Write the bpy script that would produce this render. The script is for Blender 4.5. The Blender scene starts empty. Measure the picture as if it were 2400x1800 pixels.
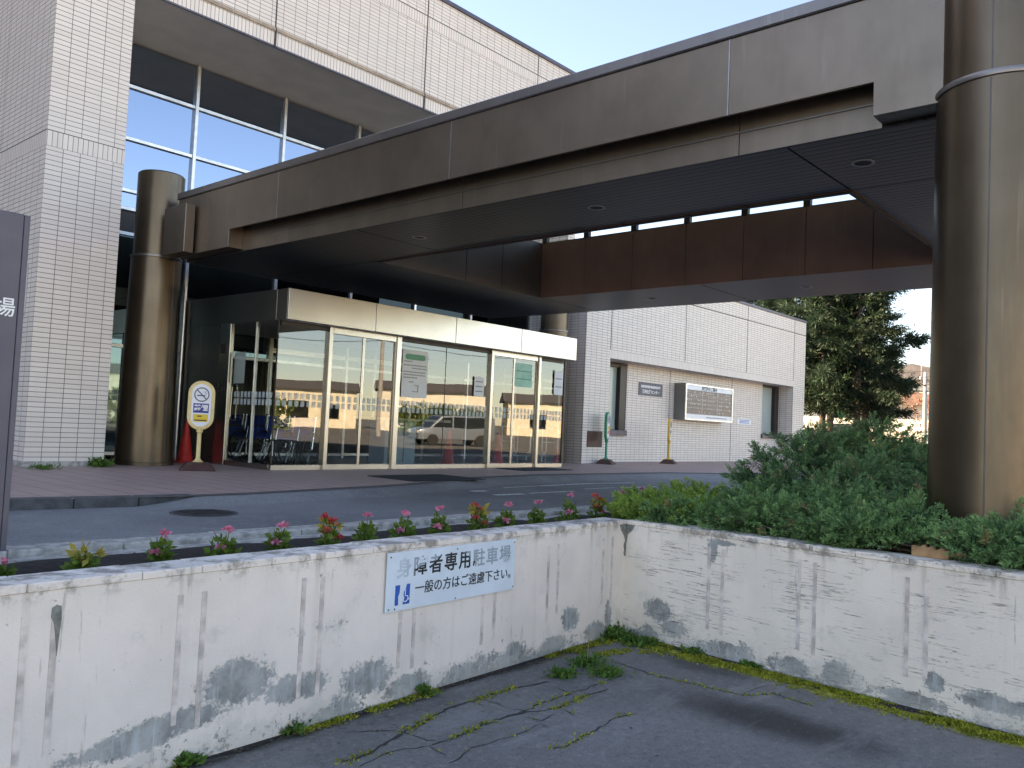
import bpy, bmesh, math, random
import numpy as np
from mathutils import Vector, Matrix
R_ = math.radians
rnd = random.Random(7)
rng = np.random.default_rng(11)
sc = bpy.context.scene
COL = sc.collection

# ------------------------------------------------------------ camera, sky, sun, exposure
EYE = np.array([0.0, 0.0, 0.92])
FPX = 1973.977
CR = np.array([[6.59542028e-01, -7.50328978e-01, 4.48412493e-02],
               [6.67349819e-02, -9.68561647e-04, -9.97770266e-01],
               [7.48699376e-01, 6.61063905e-01, 4.94343837e-02]])
cd = bpy.data.cameras.new('camera')
cam = bpy.data.objects.new('camera', cd)
COL.objects.link(cam)
cd.sensor_width = 36.0
cd.lens = FPX / 2400.0 * 36.0
cd.clip_start = 0.05
cd.clip_end = 4000
cam.matrix_world = Matrix(((CR[0][0], -CR[1][0], -CR[2][0], EYE[0]),
                           (CR[0][1], -CR[1][1], -CR[2][1], EYE[1]),
                           (CR[0][2], -CR[1][2], -CR[2][2], EYE[2]), (0, 0, 0, 1)))
sc.camera = cam
SUN_EL, SUN_AZ = R_(33.0), math.atan2(-0.50, 0.86)      # azimuth measured from +Y towards +X
world = bpy.data.worlds.new('World')
sc.world = world
world.use_nodes = True
wn = world.node_tree
bgn = wn.nodes['Background']
sky = wn.nodes.new('ShaderNodeTexSky')
sky.sky_type = 'NISHITA'
sky.sun_disc = False
sky.sun_elevation = SUN_EL
sky.sun_rotation = SUN_AZ
sky.air_density = 1.0
sky.dust_density = 0.7
sky.altitude = 1200
sky.ozone_density = 1.0
wn.links.new(sky.outputs[0], bgn.inputs[0])
bgn.inputs[1].default_value = 0.082
sl = bpy.data.lights.new('sun', 'SUN')
sl.energy = 5.0
sl.angle = R_(0.5)
sl.color = (1.0, 0.86, 0.66)
sun = bpy.data.objects.new('sun', sl)
COL.objects.link(sun)
sun.location = (-40, 60, 40)
sv = Vector((math.sin(SUN_AZ) * math.cos(SUN_EL), math.cos(SUN_AZ) * math.cos(SUN_EL), math.sin(SUN_EL)))
sun.rotation_euler = sv.to_track_quat('Z', 'Y').to_euler()
vs = sc.view_settings
vs.view_transform = 'Standard'
vs.look = 'None'
vs.exposure = 2.55
vs.gamma = 1.0
vs.use_curve_mapping = False
vs.use_white_balance = True
vs.white_balance_temperature = 8000
vs.white_balance_tint = 15.0
sc.render.engine = 'CYCLES'
sc.cycles.max_bounces = 8
sc.cycles.transparent_max_bounces = 16
sc.cycles.use_denoising = True

# a pixel of the 2400 x 1800 photograph -> the point where its ray meets a plane of the place
def ray(p):
    return CR.T @ np.array([(p[0] - 1200) / FPX, (p[1] - 900) / FPX, 1.0])
def onx(p, x): r = ray(p); return EYE + r * (x - EYE[0]) / r[0]
def ony(p, y): r = ray(p); return EYE + r * (y - EYE[1]) / r[1]
def onz(p, z): r = ray(p); return EYE + r * (z - EYE[2]) / r[2]
def atd(p, d): r = ray(p); return EYE + r * d / math.hypot(r[0], r[1])

# ------------------------------------------------------------ materials
M = {}
def newmat(name):
    m = bpy.data.materials.new(name); m.use_nodes = True
    nt = m.node_tree
    return m, nt, nt.nodes['Principled BSDF']
def N(nt, t, **kw):
    n = nt.nodes.new(t)
    for k, v in kw.items():
        if k.startswith('i_'):
            key = k[2:]
            key = int(key) if key.isdigit() else key.replace('_', ' ')
            n.inputs[key].default_value = v
        else: setattr(n, k, v)
    return n
def L(nt, a, b): nt.links.new(a, b)
def rgba(c): return (c[0], c[1], c[2], 1.0)
def mixc(nt, fac, a, b, mode='MIX'):
    n = nt.nodes.new('ShaderNodeMix'); n.data_type = 'RGBA'; n.blend_type = mode
    for sock, v in ((n.inputs[0], fac), (n.inputs[6], a), (n.inputs[7], b)):
        if hasattr(v, 'is_linked'): nt.links.new(v, sock)
        elif isinstance(v, (int, float)): sock.default_value = v
        else: sock.default_value = rgba(v)
    return n.outputs[2]
def mth(nt, op, a, b=0.0, c=0.0, clamp=False):
    n = nt.nodes.new('ShaderNodeMath'); n.operation = op; n.use_clamp = clamp
    for i, v in enumerate((a, b, c)):
        if hasattr(v, 'is_linked'): nt.links.new(v, n.inputs[i])
        else: n.inputs[i].default_value = v
    return n.outputs[0]
def step(nt, v, lo, hi):
    n = nt.nodes.new('ShaderNodeMapRange'); n.interpolation_type = 'SMOOTHSTEP'
    n.inputs[1].default_value = lo; n.inputs[2].default_value = hi
    nt.links.new(v, n.inputs[0]); return n.outputs[0]
def noise(nt, scale, detail=3.0, coords='Object', stretch=None, rough=0.55, off=(0, 0, 0)):
    if coords == 'World':
        src = nt.nodes.new('ShaderNodeNewGeometry').outputs['Position']
    else:
        src = nt.nodes.new('ShaderNodeTexCoord').outputs[coords]
    mp = nt.nodes.new('ShaderNodeMapping')
    mp.inputs['Scale'].default_value = stretch or (1, 1, 1)
    mp.inputs['Location'].default_value = off
    nt.links.new(src, mp.inputs[0])
    n = nt.nodes.new('ShaderNodeTexNoise')
    n.inputs['Scale'].default_value = scale; n.inputs['Detail'].default_value = detail
    n.inputs['Roughness'].default_value = rough
    nt.links.new(mp.outputs[0], n.inputs['Vector'])
    return n.outputs[0]
def bump(nt, b, h, strength=0.3, dist=0.01):
    n = nt.nodes.new('ShaderNodeBump'); n.inputs['Strength'].default_value = strength
    n.inputs['Distance'].default_value = dist
    nt.links.new(h, n.inputs['Height']); nt.links.new(n.outputs[0], b.inputs['Normal'])
def simple(name, c, rough=0.5, metal=0.0, var=0.12, scale=6.0, bmp=0.0, bscale=40.0, spec=0.5, rvar=0.0, coat=0.0):
    m, nt, b = newmat(name)
    f = noise(nt, scale, 4.0)
    lo = [x * (1 - var) for x in c]; hi = [min(1, x * (1 + var)) for x in c]
    L(nt, mixc(nt, step(nt, f, 0.3, 0.7), lo, hi), b.inputs['Base Color'])
    b.inputs['Roughness'].default_value = rough
    if rvar:
        L(nt, mth(nt, 'MULTIPLY_ADD', noise(nt, scale * 3, 5.0), rvar, rough - rvar / 2), b.inputs['Roughness'])
    b.inputs['Metallic'].default_value = metal
    b.inputs['Specular IOR Level'].default_value = spec
    b.inputs['Coat Weight'].default_value = coat
    if bmp: bump(nt, b, noise(nt, bscale, 4.0), bmp, 0.004)
    M[name] = m
    return m

def tile_mat(name, c1, c2, mortar, bw, bh, ms=0.005, rough=0.42, dirt=0.25):
    m, nt, b = newmat(name)
    uv = N(nt, 'ShaderNodeTexCoord').outputs['UV']
    br = N(nt, 'ShaderNodeTexBrick', offset=0.0, squash=1.0)
    br.inputs['Color1'].default_value = rgba(c1); br.inputs['Color2'].default_value = rgba(c2)
    br.inputs['Mortar'].default_value = rgba(mortar)
    br.inputs['Scale'].default_value = 1.0; br.inputs['Mortar Size'].default_value = ms
    br.inputs['Mortar Smooth'].default_value = 0.15
    br.inputs['Brick Width'].default_value = bw; br.inputs['Row Height'].default_value = bh
    L(nt, uv, br.inputs['Vector'])
    d = step(nt, noise(nt, 0.7, 5.0, 'World', (1, 1, 0.35)), 0.40, 0.72)
    col = mixc(nt, mth(nt, 'MULTIPLY', d, dirt), br.outputs[0], [x * 0.72 for x in c1])
    ru = mth(nt, 'MULTIPLY', step(nt, noise(nt, 7.0, 5.0, 'World', (1, 1, 0.04), 0.65), 0.55, 0.72), step(nt, noise(nt, 0.5, 3.0, 'World'), 0.42, 0.6))
    col = mixc(nt, mth(nt, 'MULTIPLY', ru, 0.28), col, [x * 0.60 for x in c1])
    sp = step(nt, noise(nt, 55.0, 2.0, 'World'), 0.35, 0.7)
    col = mixc(nt, mth(nt, 'MULTIPLY', sp, 0.12), col, [x * 0.8 for x in c1])
    L(nt, col, b.inputs['Base Color'])
    L(nt, mth(nt, 'MULTIPLY_ADD', br.outputs[1], 0.4, rough), b.inputs['Roughness'])
    inv = mth(nt, 'SUBTRACT', 1.0, br.outputs[1])
    bump(nt, b, inv, 0.55, 0.006)
    M[name] = m
    return m
TW, TH = 0.2455, 0.0735
tile_mat('white_tile', (0.79, 0.712, 0.655), (0.72, 0.645, 0.59), (0.115, 0.10, 0.095), TW, TH)
tile_mat('white_tile_upright', (0.79, 0.712, 0.655), (0.72, 0.645, 0.59), (0.14, 0.125, 0.12), 0.0735, 0.24)
tile_mat('brown_tile', (0.07, 0.055, 0.05), (0.06, 0.047, 0.042), (0.03, 0.027, 0.025), TW, TH)
tile_mat('pavement_tile', (0.47, 0.325, 0.29), (0.41, 0.28, 0.25), (0.085, 0.07, 0.068), 0.30, 0.15, 0.005, 0.55, 0.5)
simple('coping_metal', (0.115, 0.105, 0.125), 0.45, 0.7, 0.1)
simple('soffit_paint', (0.62, 0.605, 0.58), 0.8, 0, 0.06, 2.0)
simple('ledge_stone', (0.36, 0.29, 0.235), 0.8, 0, 0.2, 5)
simple('joint_sealant', (0.06, 0.055, 0.055), 0.7)
# bronze cladding
def bronze(name, c, rough, aniso=0.0, metal=0.9):
    m, nt, b = newmat(name)
    f = noise(nt, 1.3, 5.0, 'World'); g = noise(nt, 9.0, 5.0, 'World', (1, 1, 0.15))
    col = mixc(nt, step(nt, f, 0.3, 0.7), [x * 0.86 for x in c], [x * 1.1 for x in c])
    col = mixc(nt, mth(nt, 'MULTIPLY', step(nt, g, 0.45, 0.8), 0.22), col, [x * 0.7 for x in c])
    sc_f = step(nt, noise(nt, 24.0, 6.0, 'World', None, 0.75), 0.66, 0.72)
    col = mixc(nt, mth(nt, 'MULTIPLY', sc_f, 0.35), col, [min(1, x * 2.2 + 0.05) for x in c])
    run_ = mth(nt, 'MULTIPLY', step(nt, noise(nt, 22.0, 4.0, 'World', (1, 1, 0.03), 0.65), 0.58, 0.70), step(nt, noise(nt, 1.1, 3.0, 'World'), 0.45, 0.6))
    col = mixc(nt, mth(nt, 'MULTIPLY', run_, 0.30), col, [x * 1.5 + 0.02 for x in c])
    L(nt, col, b.inputs['Base Color'])
    b.inputs['Metallic'].default_value = metal
    L(nt, mth(nt, 'MULTIPLY_ADD', noise(nt, 30.0, 5.0, 'World', (1, 1, 0.2)), 0.16, rough - 0.08), b.inputs['Roughness'])
    bump(nt, b, noise(nt, 2.2, 2.0, 'World'), 0.06, 0.02)
    M[name] = m
bronze('bronze_panel', (0.205, 0.165, 0.130), 0.37, metal=0.85)
bronze('bronze_column', (0.145, 0.112, 0.080), 0.35, metal=0.9)
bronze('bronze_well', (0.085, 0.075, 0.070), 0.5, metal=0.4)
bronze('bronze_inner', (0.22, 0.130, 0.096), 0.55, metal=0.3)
bronze('bronze_edge', (0.22, 0.205, 0.20), 0.40)
simple('joint_aluminium', (0.36, 0.35, 0.36), 0.4, 0.9)
simple('seam_grey', (0.10, 0.10, 0.11), 0.5, 0.3)
simple('joint_dark', (0.02, 0.018, 0.018), 0.6)
def boards():
    m, nt, b = newmat('soffit_boards')
    uv = N(nt, 'ShaderNodeTexCoord').outputs['UV']
    sx = N(nt, 'ShaderNodeSeparateXYZ'); L(nt, uv, sx.inputs[0])
    fr = mth(nt, 'FRACT', mth(nt, 'DIVIDE', sx.outputs[0], 0.10))
    line = step(nt, mth(nt, 'ABSOLUTE', mth(nt, 'SUBTRACT', fr, 0.5)), 0.36, 0.44)
    cell = N(nt, 'ShaderNodeTexWhiteNoise', noise_dimensions='1D')
    L(nt, mth(nt, 'FLOOR', mth(nt, 'DIVIDE', sx.outputs[0], 0.10)), cell.inputs['W'])
    base = mixc(nt, cell.outputs[0], (0.017, 0.022, 0.034), (0.026, 0.032, 0.047))
    L(nt, mixc(nt, line, base, (0.004, 0.004, 0.005)), b.inputs['Base Color'])
    b.inputs['Metallic'].default_value = 0.35
    b.inputs['Roughness'].default_value = 0.38
    bump(nt, b, mth(nt, 'SUBTRACT', 1.0, line), 0.6, 0.012)
    M['soffit_boards'] = m
boards()
# stainless
def stainless(name, c, rough):
    m, nt, b = newmat(name)
    f = noise(nt, 1.1, 3.0, 'World'); g = noise(nt, 60.0, 3.0, 'World', (1, 1, 0.02))
    L(nt, mixc(nt, step(nt, f, 0.3, 0.7), [x * 0.88 for x in c], c), b.inputs['Base Color'])
    b.inputs['Metallic'].default_value = 1.0
    b.inputs['Roughness'].default_value = rough
    bump(nt, b, noise(nt, 1.6, 1.0, 'World'), 0.06, 0.02)
    M[name] = m
stainless('stainless', (0.50, 0.475, 0.435), 0.27)
stainless('stainless_dark', (0.24, 0.245, 0.235), 0.40)
simple('aluminium_frame', (0.62, 0.62, 0.63), 0.35, 0.85)
simple('dark_frame', (0.035, 0.028, 0.026), 0.45, 0.3)
# glass
def thin_glass(name, tint, refl, ior=1.7):
    m, nt, b = newmat(name)
    nt.nodes.remove(b)
    out = nt.nodes['Material Output']
    tr = N(nt, 'ShaderNodeBsdfTransparent'); tr.inputs[0].default_value = rgba(tint)
    gl = N(nt, 'ShaderNodeBsdfGlossy'); gl.inputs['Roughness'].default_value = 0.0
    gl.inputs[0].default_value = (0.95, 0.97, 0.96, 1)
    bp = N(nt, 'ShaderNodeBump'); bp.inputs['Strength'].default_value = 0.035; bp.inputs['Distance'].default_value = 0.03
    L(nt, noise(nt, 0.9, 1.0, 'World'), bp.inputs['Height']); L(nt, bp.outputs[0], gl.inputs['Normal'])
    fr = N(nt, 'ShaderNodeFresnel'); fr.inputs[0].default_value = ior
    fac = mth(nt, 'MULTIPLY_ADD', fr.outputs[0], 1.3, refl, clamp=True)
    mx = N(nt, 'ShaderNodeMixShader'); L(nt, fac, mx.inputs[0]); L(nt, tr.outputs[0], mx.inputs[1]); L(nt, gl.outputs[0], mx.inputs[2])
    L(nt, mx.outputs[0], out.inputs[0])
    M[name] = m
thin_glass('clear_glass', (0.90, 0.95, 0.93), 0.03)
def mirror_glass(name, c, rough=0.02, wob=0.03):
    m, nt, b = newmat(name)
    b.inputs['Base Color'].default_value = rgba(c); b.inputs['Metallic'].default_value = 1.0
    b.inputs['Roughness'].default_value = rough
    bump(nt, b, noise(nt, 0.7, 1.0, 'World'), wob, 0.03)
    M[name] = m
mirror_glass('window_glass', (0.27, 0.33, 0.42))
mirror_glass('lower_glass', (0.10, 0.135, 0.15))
mirror_glass('shaded_glass', (0.025, 0.03, 0.032))  # darker copy of the window glass, canopy shade put into its tint
mirror_glass('office_glass', (0.30, 0.34, 0.34), 0.05)
simple('obscure_glass', (0.36, 0.43, 0.41), 0.18, 0, 0.04, 1.0)
# ground
def asphalt(name, c, extra=None, rough=0.85):
    m, nt, b = newmat(name)
    f = noise(nt, 0.55, 6.0, 'World'); g = noise(nt, 120.0, 3.0, 'World'); h = noise(nt, 3.5, 6.0, 'World')
    col = mixc(nt, step(nt, f, 0.3, 0.7), [x * 0.8 for x in c], [x * 1.2 for x in c])
    col = mixc(nt, mth(nt, 'MULTIPLY', step(nt, h, 0.5, 0.75), 0.45), col, [x * 1.55 for x in c])
    col = mixc(nt, mth(nt, 'MULTIPLY', step(nt, g, 0.55, 0.75), 0.6), col, [x * 2.0 for x in c])
    col = mixc(nt, mth(nt, 'MULTIPLY', step(nt, g, 0.48, 0.28), 0.6), col, [x * 0.5 for x in c])
    k = noise(nt, 28.0, 5.0, 'World', None, 0.75)
    col = mixc(nt, mth(nt, 'MULTIPLY', step(nt, k, 0.54, 0.66), 0.55), col, [x * 1.7 for x in c])
    col = mixc(nt, mth(nt, 'MULTIPLY', step(nt, k, 0.46, 0.34), 0.55), col, [x * 0.55 for x in c])
    if extra: col = extra(nt, col)
    L(nt, col, b.inputs['Base Color'])
    b.inputs['Roughness'].default_value = rough
    b.inputs['Specular IOR Level'].default_value = 0.3
    bump(nt, b, g, 0.5, 0.006)
    M[name] = m
def blob(nt, c, rx, ry, rz, amp=0.6, scale=5.0):
    pos = N(nt, 'ShaderNodeNewGeometry').outputs['Position']
    mp = N(nt, 'ShaderNodeMapping'); mp.vector_type = 'POINT'
    mp.inputs['Location'].default_value = (-c[0] / rx, -c[1] / ry, -c[2] / rz)
    mp.inputs['Scale'].default_value = (1 / rx, 1 / ry, 1 / rz)
    L(nt, pos, mp.inputs[0])
    ln = N(nt, 'ShaderNodeVectorMath', operation='LENGTH'); L(nt, mp.outputs[0], ln.inputs[0])
    nz = noise(nt, scale, 6.0, 'World', None, 0.7)
    return mth(nt, 'ADD', ln.outputs['Value'], mth(nt, 'MULTIPLY', mth(nt, 'SUBTRACT', nz, 0.5), amp * 2))
ZP = -0.70
P1 = onz((1458, 1483), ZP); P0 = onz((427, 1793), ZP)
DW = (P1 - P0)[:2]; DW /= np.linalg.norm(DW); NW = np.array([-DW[1], DW[0]])      # along the left run, into the planter
Q2 = onz((2400, 1728), ZP)
EW = (Q2 - P1)[:2]; EW /= np.linalg.norm(EW); NE = np.array([-EW[1], EW[0]])      # along the right run, into the planter
def lot_extra(nt, col):
    s = onz((1800, 1690), ZP)
    a = step(nt, blob(nt, s, 0.34, 0.85, 1.0, 0.35, 3.0), 1.05, 0.25)
    col = mixc(nt, mth(nt, 'MULTIPLY', a, 0.8), col, (0.028, 0.024, 0.022))
    s = onz((1650, 1560), ZP)
    a = step(nt, blob(nt, s, 0.25, 0.6, 1.0, 0.5, 4.0), 1.0, 0.3)
    col = mixc(nt, mth(nt, 'MULTIPLY', a, 0.6), col, (0.035, 0.034, 0.032))
    # moss growing out from the foot of the right wall, and damp dark grit beside it
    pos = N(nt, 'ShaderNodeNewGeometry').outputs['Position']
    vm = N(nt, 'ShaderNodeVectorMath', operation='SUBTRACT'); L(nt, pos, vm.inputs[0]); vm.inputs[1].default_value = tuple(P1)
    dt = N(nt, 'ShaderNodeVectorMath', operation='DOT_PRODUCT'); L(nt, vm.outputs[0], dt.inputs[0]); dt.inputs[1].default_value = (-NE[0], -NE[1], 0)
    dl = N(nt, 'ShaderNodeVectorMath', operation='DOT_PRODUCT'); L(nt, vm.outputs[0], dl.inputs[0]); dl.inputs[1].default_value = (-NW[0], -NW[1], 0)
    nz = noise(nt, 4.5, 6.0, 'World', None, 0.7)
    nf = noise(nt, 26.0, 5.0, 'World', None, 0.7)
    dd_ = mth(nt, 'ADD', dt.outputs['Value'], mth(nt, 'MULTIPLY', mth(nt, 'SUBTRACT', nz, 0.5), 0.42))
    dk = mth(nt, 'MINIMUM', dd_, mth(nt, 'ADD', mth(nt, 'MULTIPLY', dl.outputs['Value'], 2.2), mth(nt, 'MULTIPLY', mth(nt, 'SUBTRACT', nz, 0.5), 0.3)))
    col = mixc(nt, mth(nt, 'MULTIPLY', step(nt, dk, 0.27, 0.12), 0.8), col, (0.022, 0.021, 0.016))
    ms = mth(nt, 'MULTIPLY', step(nt, dd_, 0.25, 0.17), step(nt, nf, 0.34, 0.48))
    mg = mixc(nt, step(nt, noise(nt, 11.0, 4.0, 'World'), 0.35, 0.65), (0.13, 0.145, 0.016), (0.36, 0.37, 0.035))
    col = mixc(nt, mth(nt, 'MULTIPLY', ms, 0.9), col, mg)
    w = noise(nt, 1.4, 6.0, 'World', (0.5, 2.2, 1), 0.65)
    return mixc(nt, mth(nt, 'MULTIPLY', step(nt, w, 0.55, 0.70), 0.55), col, (0.27, 0.265, 0.26))
asphalt('lot_asphalt', (0.168, 0.162, 0.156), lot_extra)
asphalt('road_asphalt', (0.205, 0.205, 0.21), None, 0.75)
asphalt('street_ground', (0.15, 0.145, 0.14))
asphalt('far_ground', (0.42, 0.385, 0.34))
simple('kerb_concrete', (0.36, 0.34, 0.315), 0.85, 0, 0.32, 16.0, 0.6, 60)
simple('dark_kerb', (0.085, 0.085, 0.088), 0.8, 0, 0.3, 8.0, 0.4, 60)
simple('soil', (0.022, 0.016, 0.013), 0.95, 0, 0.5, 25.0, 1.0, 30)
simple('road_paint', (0.78, 0.77, 0.74), 0.8, 0, 0.35, 12.0)
simple('iron', (0.06, 0.06, 0.065), 0.6, 0.6, 0.3, 20, 0.5, 70)
simple('rubber_mat', (0.022, 0.024, 0.032), 0.9, 0, 0.25, 20, 0.6, 200)
# painted retaining wall: peeling white paint over concrete
def wall_paint(name, blobs, scratch, warm):
    m, nt, b = newmat(name)
    paint = (0.79, 0.705, 0.635) if not warm else (0.80, 0.72, 0.625)
    pos = N(nt, 'ShaderNodeNewGeometry').outputs['Position']
    sx = N(nt, 'ShaderNodeSeparateXYZ'); L(nt, pos, sx.inputs[0])
    z = sx.outputs[2]
    low = step(nt, z, -0.45, -0.72)
    top = step(nt, z, -0.02, 0.20)
    f = noise(nt, 1.2, 7.0, 'World', (1, 1, 1.6), 0.68)
    g = noise(nt, 42.0, 4.0, 'World', None, 0.7)
    col = mixc(nt, step(nt, noise(nt, 2.5, 4.0, 'World'), 0.3, 0.7), [x * 0.93 for x in paint], [min(1, x * 1.05) for x in paint])
    # rust coloured runs from the cap
    st = step(nt, noise(nt, 9.0, 4.0, 'World', (1, 1, 0.05)), 0.56, 0.74)
    st = mth(nt, 'MULTIPLY', st, mth(nt, 'MULTIPLY_ADD', top, 0.6, 0.12))
    col = mixc(nt, st, col, (0.34, 0.27, 0.20))
    # peeled patches
    e = mth(nt, 'ADD', f, mth(nt, 'MULTIPLY', low, 0.20))
    e = mth(nt, 'ADD', e, mth(nt, 'MULTIPLY', mth(nt, 'SUBTRACT', g, 0.5), 0.16))
    peel = step(nt, e, 0.665, 0.72)
    for (c, rx, ry, rz) in blobs:
        d = blob(nt, c, rx, ry, rz, 0.62, 7.0)
        d = mth(nt, 'ADD', d, mth(nt, 'MULTIPLY', mth(nt, 'SUBTRACT', g, 0.5), 1.3))
        peel = mth(nt, 'MAXIMUM', peel, step(nt, d, 1.0, 0.70))
    cc = mixc(nt, step(nt, noise(nt, 5.0, 6.0, 'World', None, 0.7), 0.3, 0.7), (0.20, 0.205, 0.195), (0.42, 0.425, 0.41))
    cc = mixc(nt, mth(nt, 'MULTIPLY', step(nt, noise(nt, 30.0, 3.0, 'World', (1, 1, 0.12)), 0.5, 0.72), 0.5), cc, (0.55, 0.60, 0.61))
    col = mixc(nt, peel, col, cc)
    # flecks
    fl = step(nt, mth(nt, 'ADD', noise(nt, 20.0, 5.0, 'World', None, 0.75), mth(nt, 'MULTIPLY', low, 0.13)), 0.67, 0.71)
    col = mixc(nt, mth(nt, 'MULTIPLY', fl, 0.8), col, (0.17, 0.16, 0.145))
    wash = mth(nt, 'MULTIPLY', step(nt, mth(nt, 'ADD', noise(nt, 3.2, 7.0, 'World', None, 0.72), mth(nt, 'MULTIPLY', low, 0.16)), 0.54, 0.70), 0.45)
    col = mixc(nt, wash, col, (0.47, 0.455, 0.41))
    ag = step(nt, noise(nt, 7.0, 7.0, 'World', None, 0.72), 0.46, 0.60)
    col = mixc(nt, mth(nt, 'MULTIPLY', mth(nt, 'MULTIPLY', ag, step(nt, z, 0.10, 0.185)), 0.72), col, (0.17, 0.15, 0.125))
    st2 = mth(nt, 'MULTIPLY', step(nt, noise(nt, 26.0, 5.0, 'World', (1, 1, 0.10), 0.7), 0.60, 0.70), step(nt, noise(nt, 1.7, 3.0, 'World', (1, 1, 0.4)), 0.45, 0.6))
    col = mixc(nt, mth(nt, 'MULTIPLY', st2, 0.5), col, (0.26, 0.24, 0.21))
    if scratch:
        w = noise(nt, 3.0, 5.0, 'World', (0.25, 0.25, 6.5), 0.6)
        fr_ = mth(nt, 'FRACT', mth(nt, 'MULTIPLY', w, 7.0))
        w2 = mth(nt, 'ABSOLUTE', mth(nt, 'SUBTRACT', fr_, 0.5))
        k = mth(nt, 'MULTIPLY', step(nt, w2, 0.075, 0.02), step(nt, noise(nt, 2.0, 6.0, 'World', (1, 1, 2), 0.72, (3, 1, 0)), 0.47, 0.56))
        col = mixc(nt, mth(nt, 'MULTIPLY', k, 0.85), col, (0.13, 0.125, 0.115))
    L(nt, col, b.inputs['Base Color'])
    b.inputs['Roughness'].default_value = 0.75
    h = mth(nt, 'ADD', mth(nt, 'MULTIPLY', peel, -1.0), mth(nt, 'MULTIPLY', noise(nt, 60.0, 4.0, 'World', (1, 1, 1.5)), 0.7))
    bump(nt, b, h, 0.5, 0.006)
    M[name] = m
def onw(p):
    n = np.array([NW[0], NW[1], 0]); r = ray(p); return EYE + r * ((n @ (P1 - EYE)) / (n @ r))
def onv(p):
    n = np.array([NE[0], NE[1], 0]); r = ray(p); return EYE + r * ((n @ (P1 - EYE)) / (n @ r))
lb = [((560, 1600), 0.22, 0.13), ((420, 1690), 0.30, 0.06), ((700, 1610), 0.22, 0.08), ((860, 1590), 0.22, 0.11), ((960, 1610), 0.2, 0.09), ((1075, 1585), 0.14, 0.09),
      ((1205, 1535), 0.13, 0.10), ((1335, 1450), 0.115, 0.10), ((1395, 1480), 0.18, 0.09), ((1425, 1440), 0.06, 0.13), ((1300, 1510), 0.2, 0.06), ((300, 1745), 0.3, 0.06)]
wall_paint('left_wall_paint', [(onw(p), a, 2.0, c) for p, a, c in lb], False, False)
rb = [((1545, 1430), 0.16, 0.10), ((1580, 1475), 0.14, 0.07), ((1670, 1290), 0.05, 0.10), ((1690, 1272), 0.12, 0.025), ((1860, 1562), 0.13, 0.07), ((1960, 1580), 0.13, 0.09),
      ((2190, 1600), 0.07, 0.07), ((2140, 1640), 0.25, 0.05), ((2330, 1650), 0.25, 0.06), ((1690, 1525), 0.14, 0.05), ((1764, 1268), 0.05, 0.02)]
wall_paint('right_wall_paint', [(onv(p), 2.0, a, c) for p, a, c in rb], True, True)
simple('groove_filler', (0.60, 0.53, 0.485), 0.8, 0, 0.3, 10, 0.3)
simple('mortar_patch', (0.20, 0.20, 0.18), 0.9, 0, 0.3, 30, 0.6, 60)
# plants
def leafmat(name, a, b_, tip=None, tipamt=0.0, scale=3.0, trans=0.25):
    m, nt, b = newmat(name)
    isl = N(nt, 'ShaderNodeNewGeometry').outputs['Random Per Island']
    big = step(nt, noise(nt, scale, 4.0, 'World'), 0.32, 0.68)
    f = mth(nt, 'ADD', mth(nt, 'MULTIPLY', isl, 0.5), mth(nt, 'MULTIPLY', big, 0.5))
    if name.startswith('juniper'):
        ga = N(nt, 'ShaderNodeAttribute', attribute_name='growth_shade')
        f = mth(nt, 'ADD', mth(nt, 'MULTIPLY', f, 0.5), mth(nt, 'MULTIPLY', ga.outputs['Fac'], 0.5))  # plume gradient: young tips with painted highlight, painted shade towards the base
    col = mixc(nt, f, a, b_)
    if tip is not None:
        t = step(nt, mth(nt, 'ADD', noise(nt, 6.5, 3.0, 'World', None, 0.5, (5, 2, 1)), mth(nt, 'MULTIPLY', isl, 0.03)), 0.70 - tipamt, 0.73 - tipamt)
        col = mixc(nt, mth(nt, 'MULTIPLY', t, 0.9), col, tip)
    L(nt, col, b.inputs['Base Color'])
    b.inputs['Roughness'].default_value = 0.6
    b.inputs['Specular IOR Level'].default_value = 0.25
    tl = N(nt, 'ShaderNodeBsdfTranslucent'); L(nt, col, tl.inputs[0])
    mx = N(nt, 'ShaderNodeMixShader'); mx.inputs[0].default_value = trans
    L(nt, b.outputs[0], mx.inputs[1]); L(nt, tl.outputs[0], mx.inputs[2])
    L(nt, mx.outputs[0], nt.nodes['Material Output'].inputs[0])
    M[name] = m
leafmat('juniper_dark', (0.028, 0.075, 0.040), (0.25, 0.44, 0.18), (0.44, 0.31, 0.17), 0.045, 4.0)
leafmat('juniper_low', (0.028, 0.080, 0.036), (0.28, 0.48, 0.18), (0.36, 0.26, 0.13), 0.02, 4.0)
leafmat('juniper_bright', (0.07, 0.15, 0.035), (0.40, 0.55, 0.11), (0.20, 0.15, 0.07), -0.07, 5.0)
leafmat('spruce_needles', (0.006, 0.017, 0.011), (0.035, 0.062, 0.027), None, 0, 0.8)
leafmat('pine_needles', (0.008, 0.021, 0.014), (0.055, 0.095, 0.055), None, 0, 0.8)
leafmat('hedge_leaves', (0.07, 0.12, 0.02), (0.20, 0.26, 0.05), None, 0, 2.0)
leafmat('red_leaves', (0.24, 0.11, 0.085), (0.40, 0.23, 0.17), None, 0, 2.0)
leafmat('begonia_leaves', (0.06, 0.13, 0.02), (0.20, 0.29, 0.05), None, 0, 30.0, 0.35)
leafmat('yellow_leaves', (0.30, 0.26, 0.04), (0.46, 0.36, 0.09), None, 0, 30.0, 0.35)
leafmat('pink_petals', (0.62, 0.14, 0.26), (0.80, 0.34, 0.46), None, 0, 40.0, 0.3)
leafmat('red_petals', (0.50, 0.04, 0.06), (0.70, 0.16, 0.14), None, 0, 40.0, 0.3)
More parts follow.
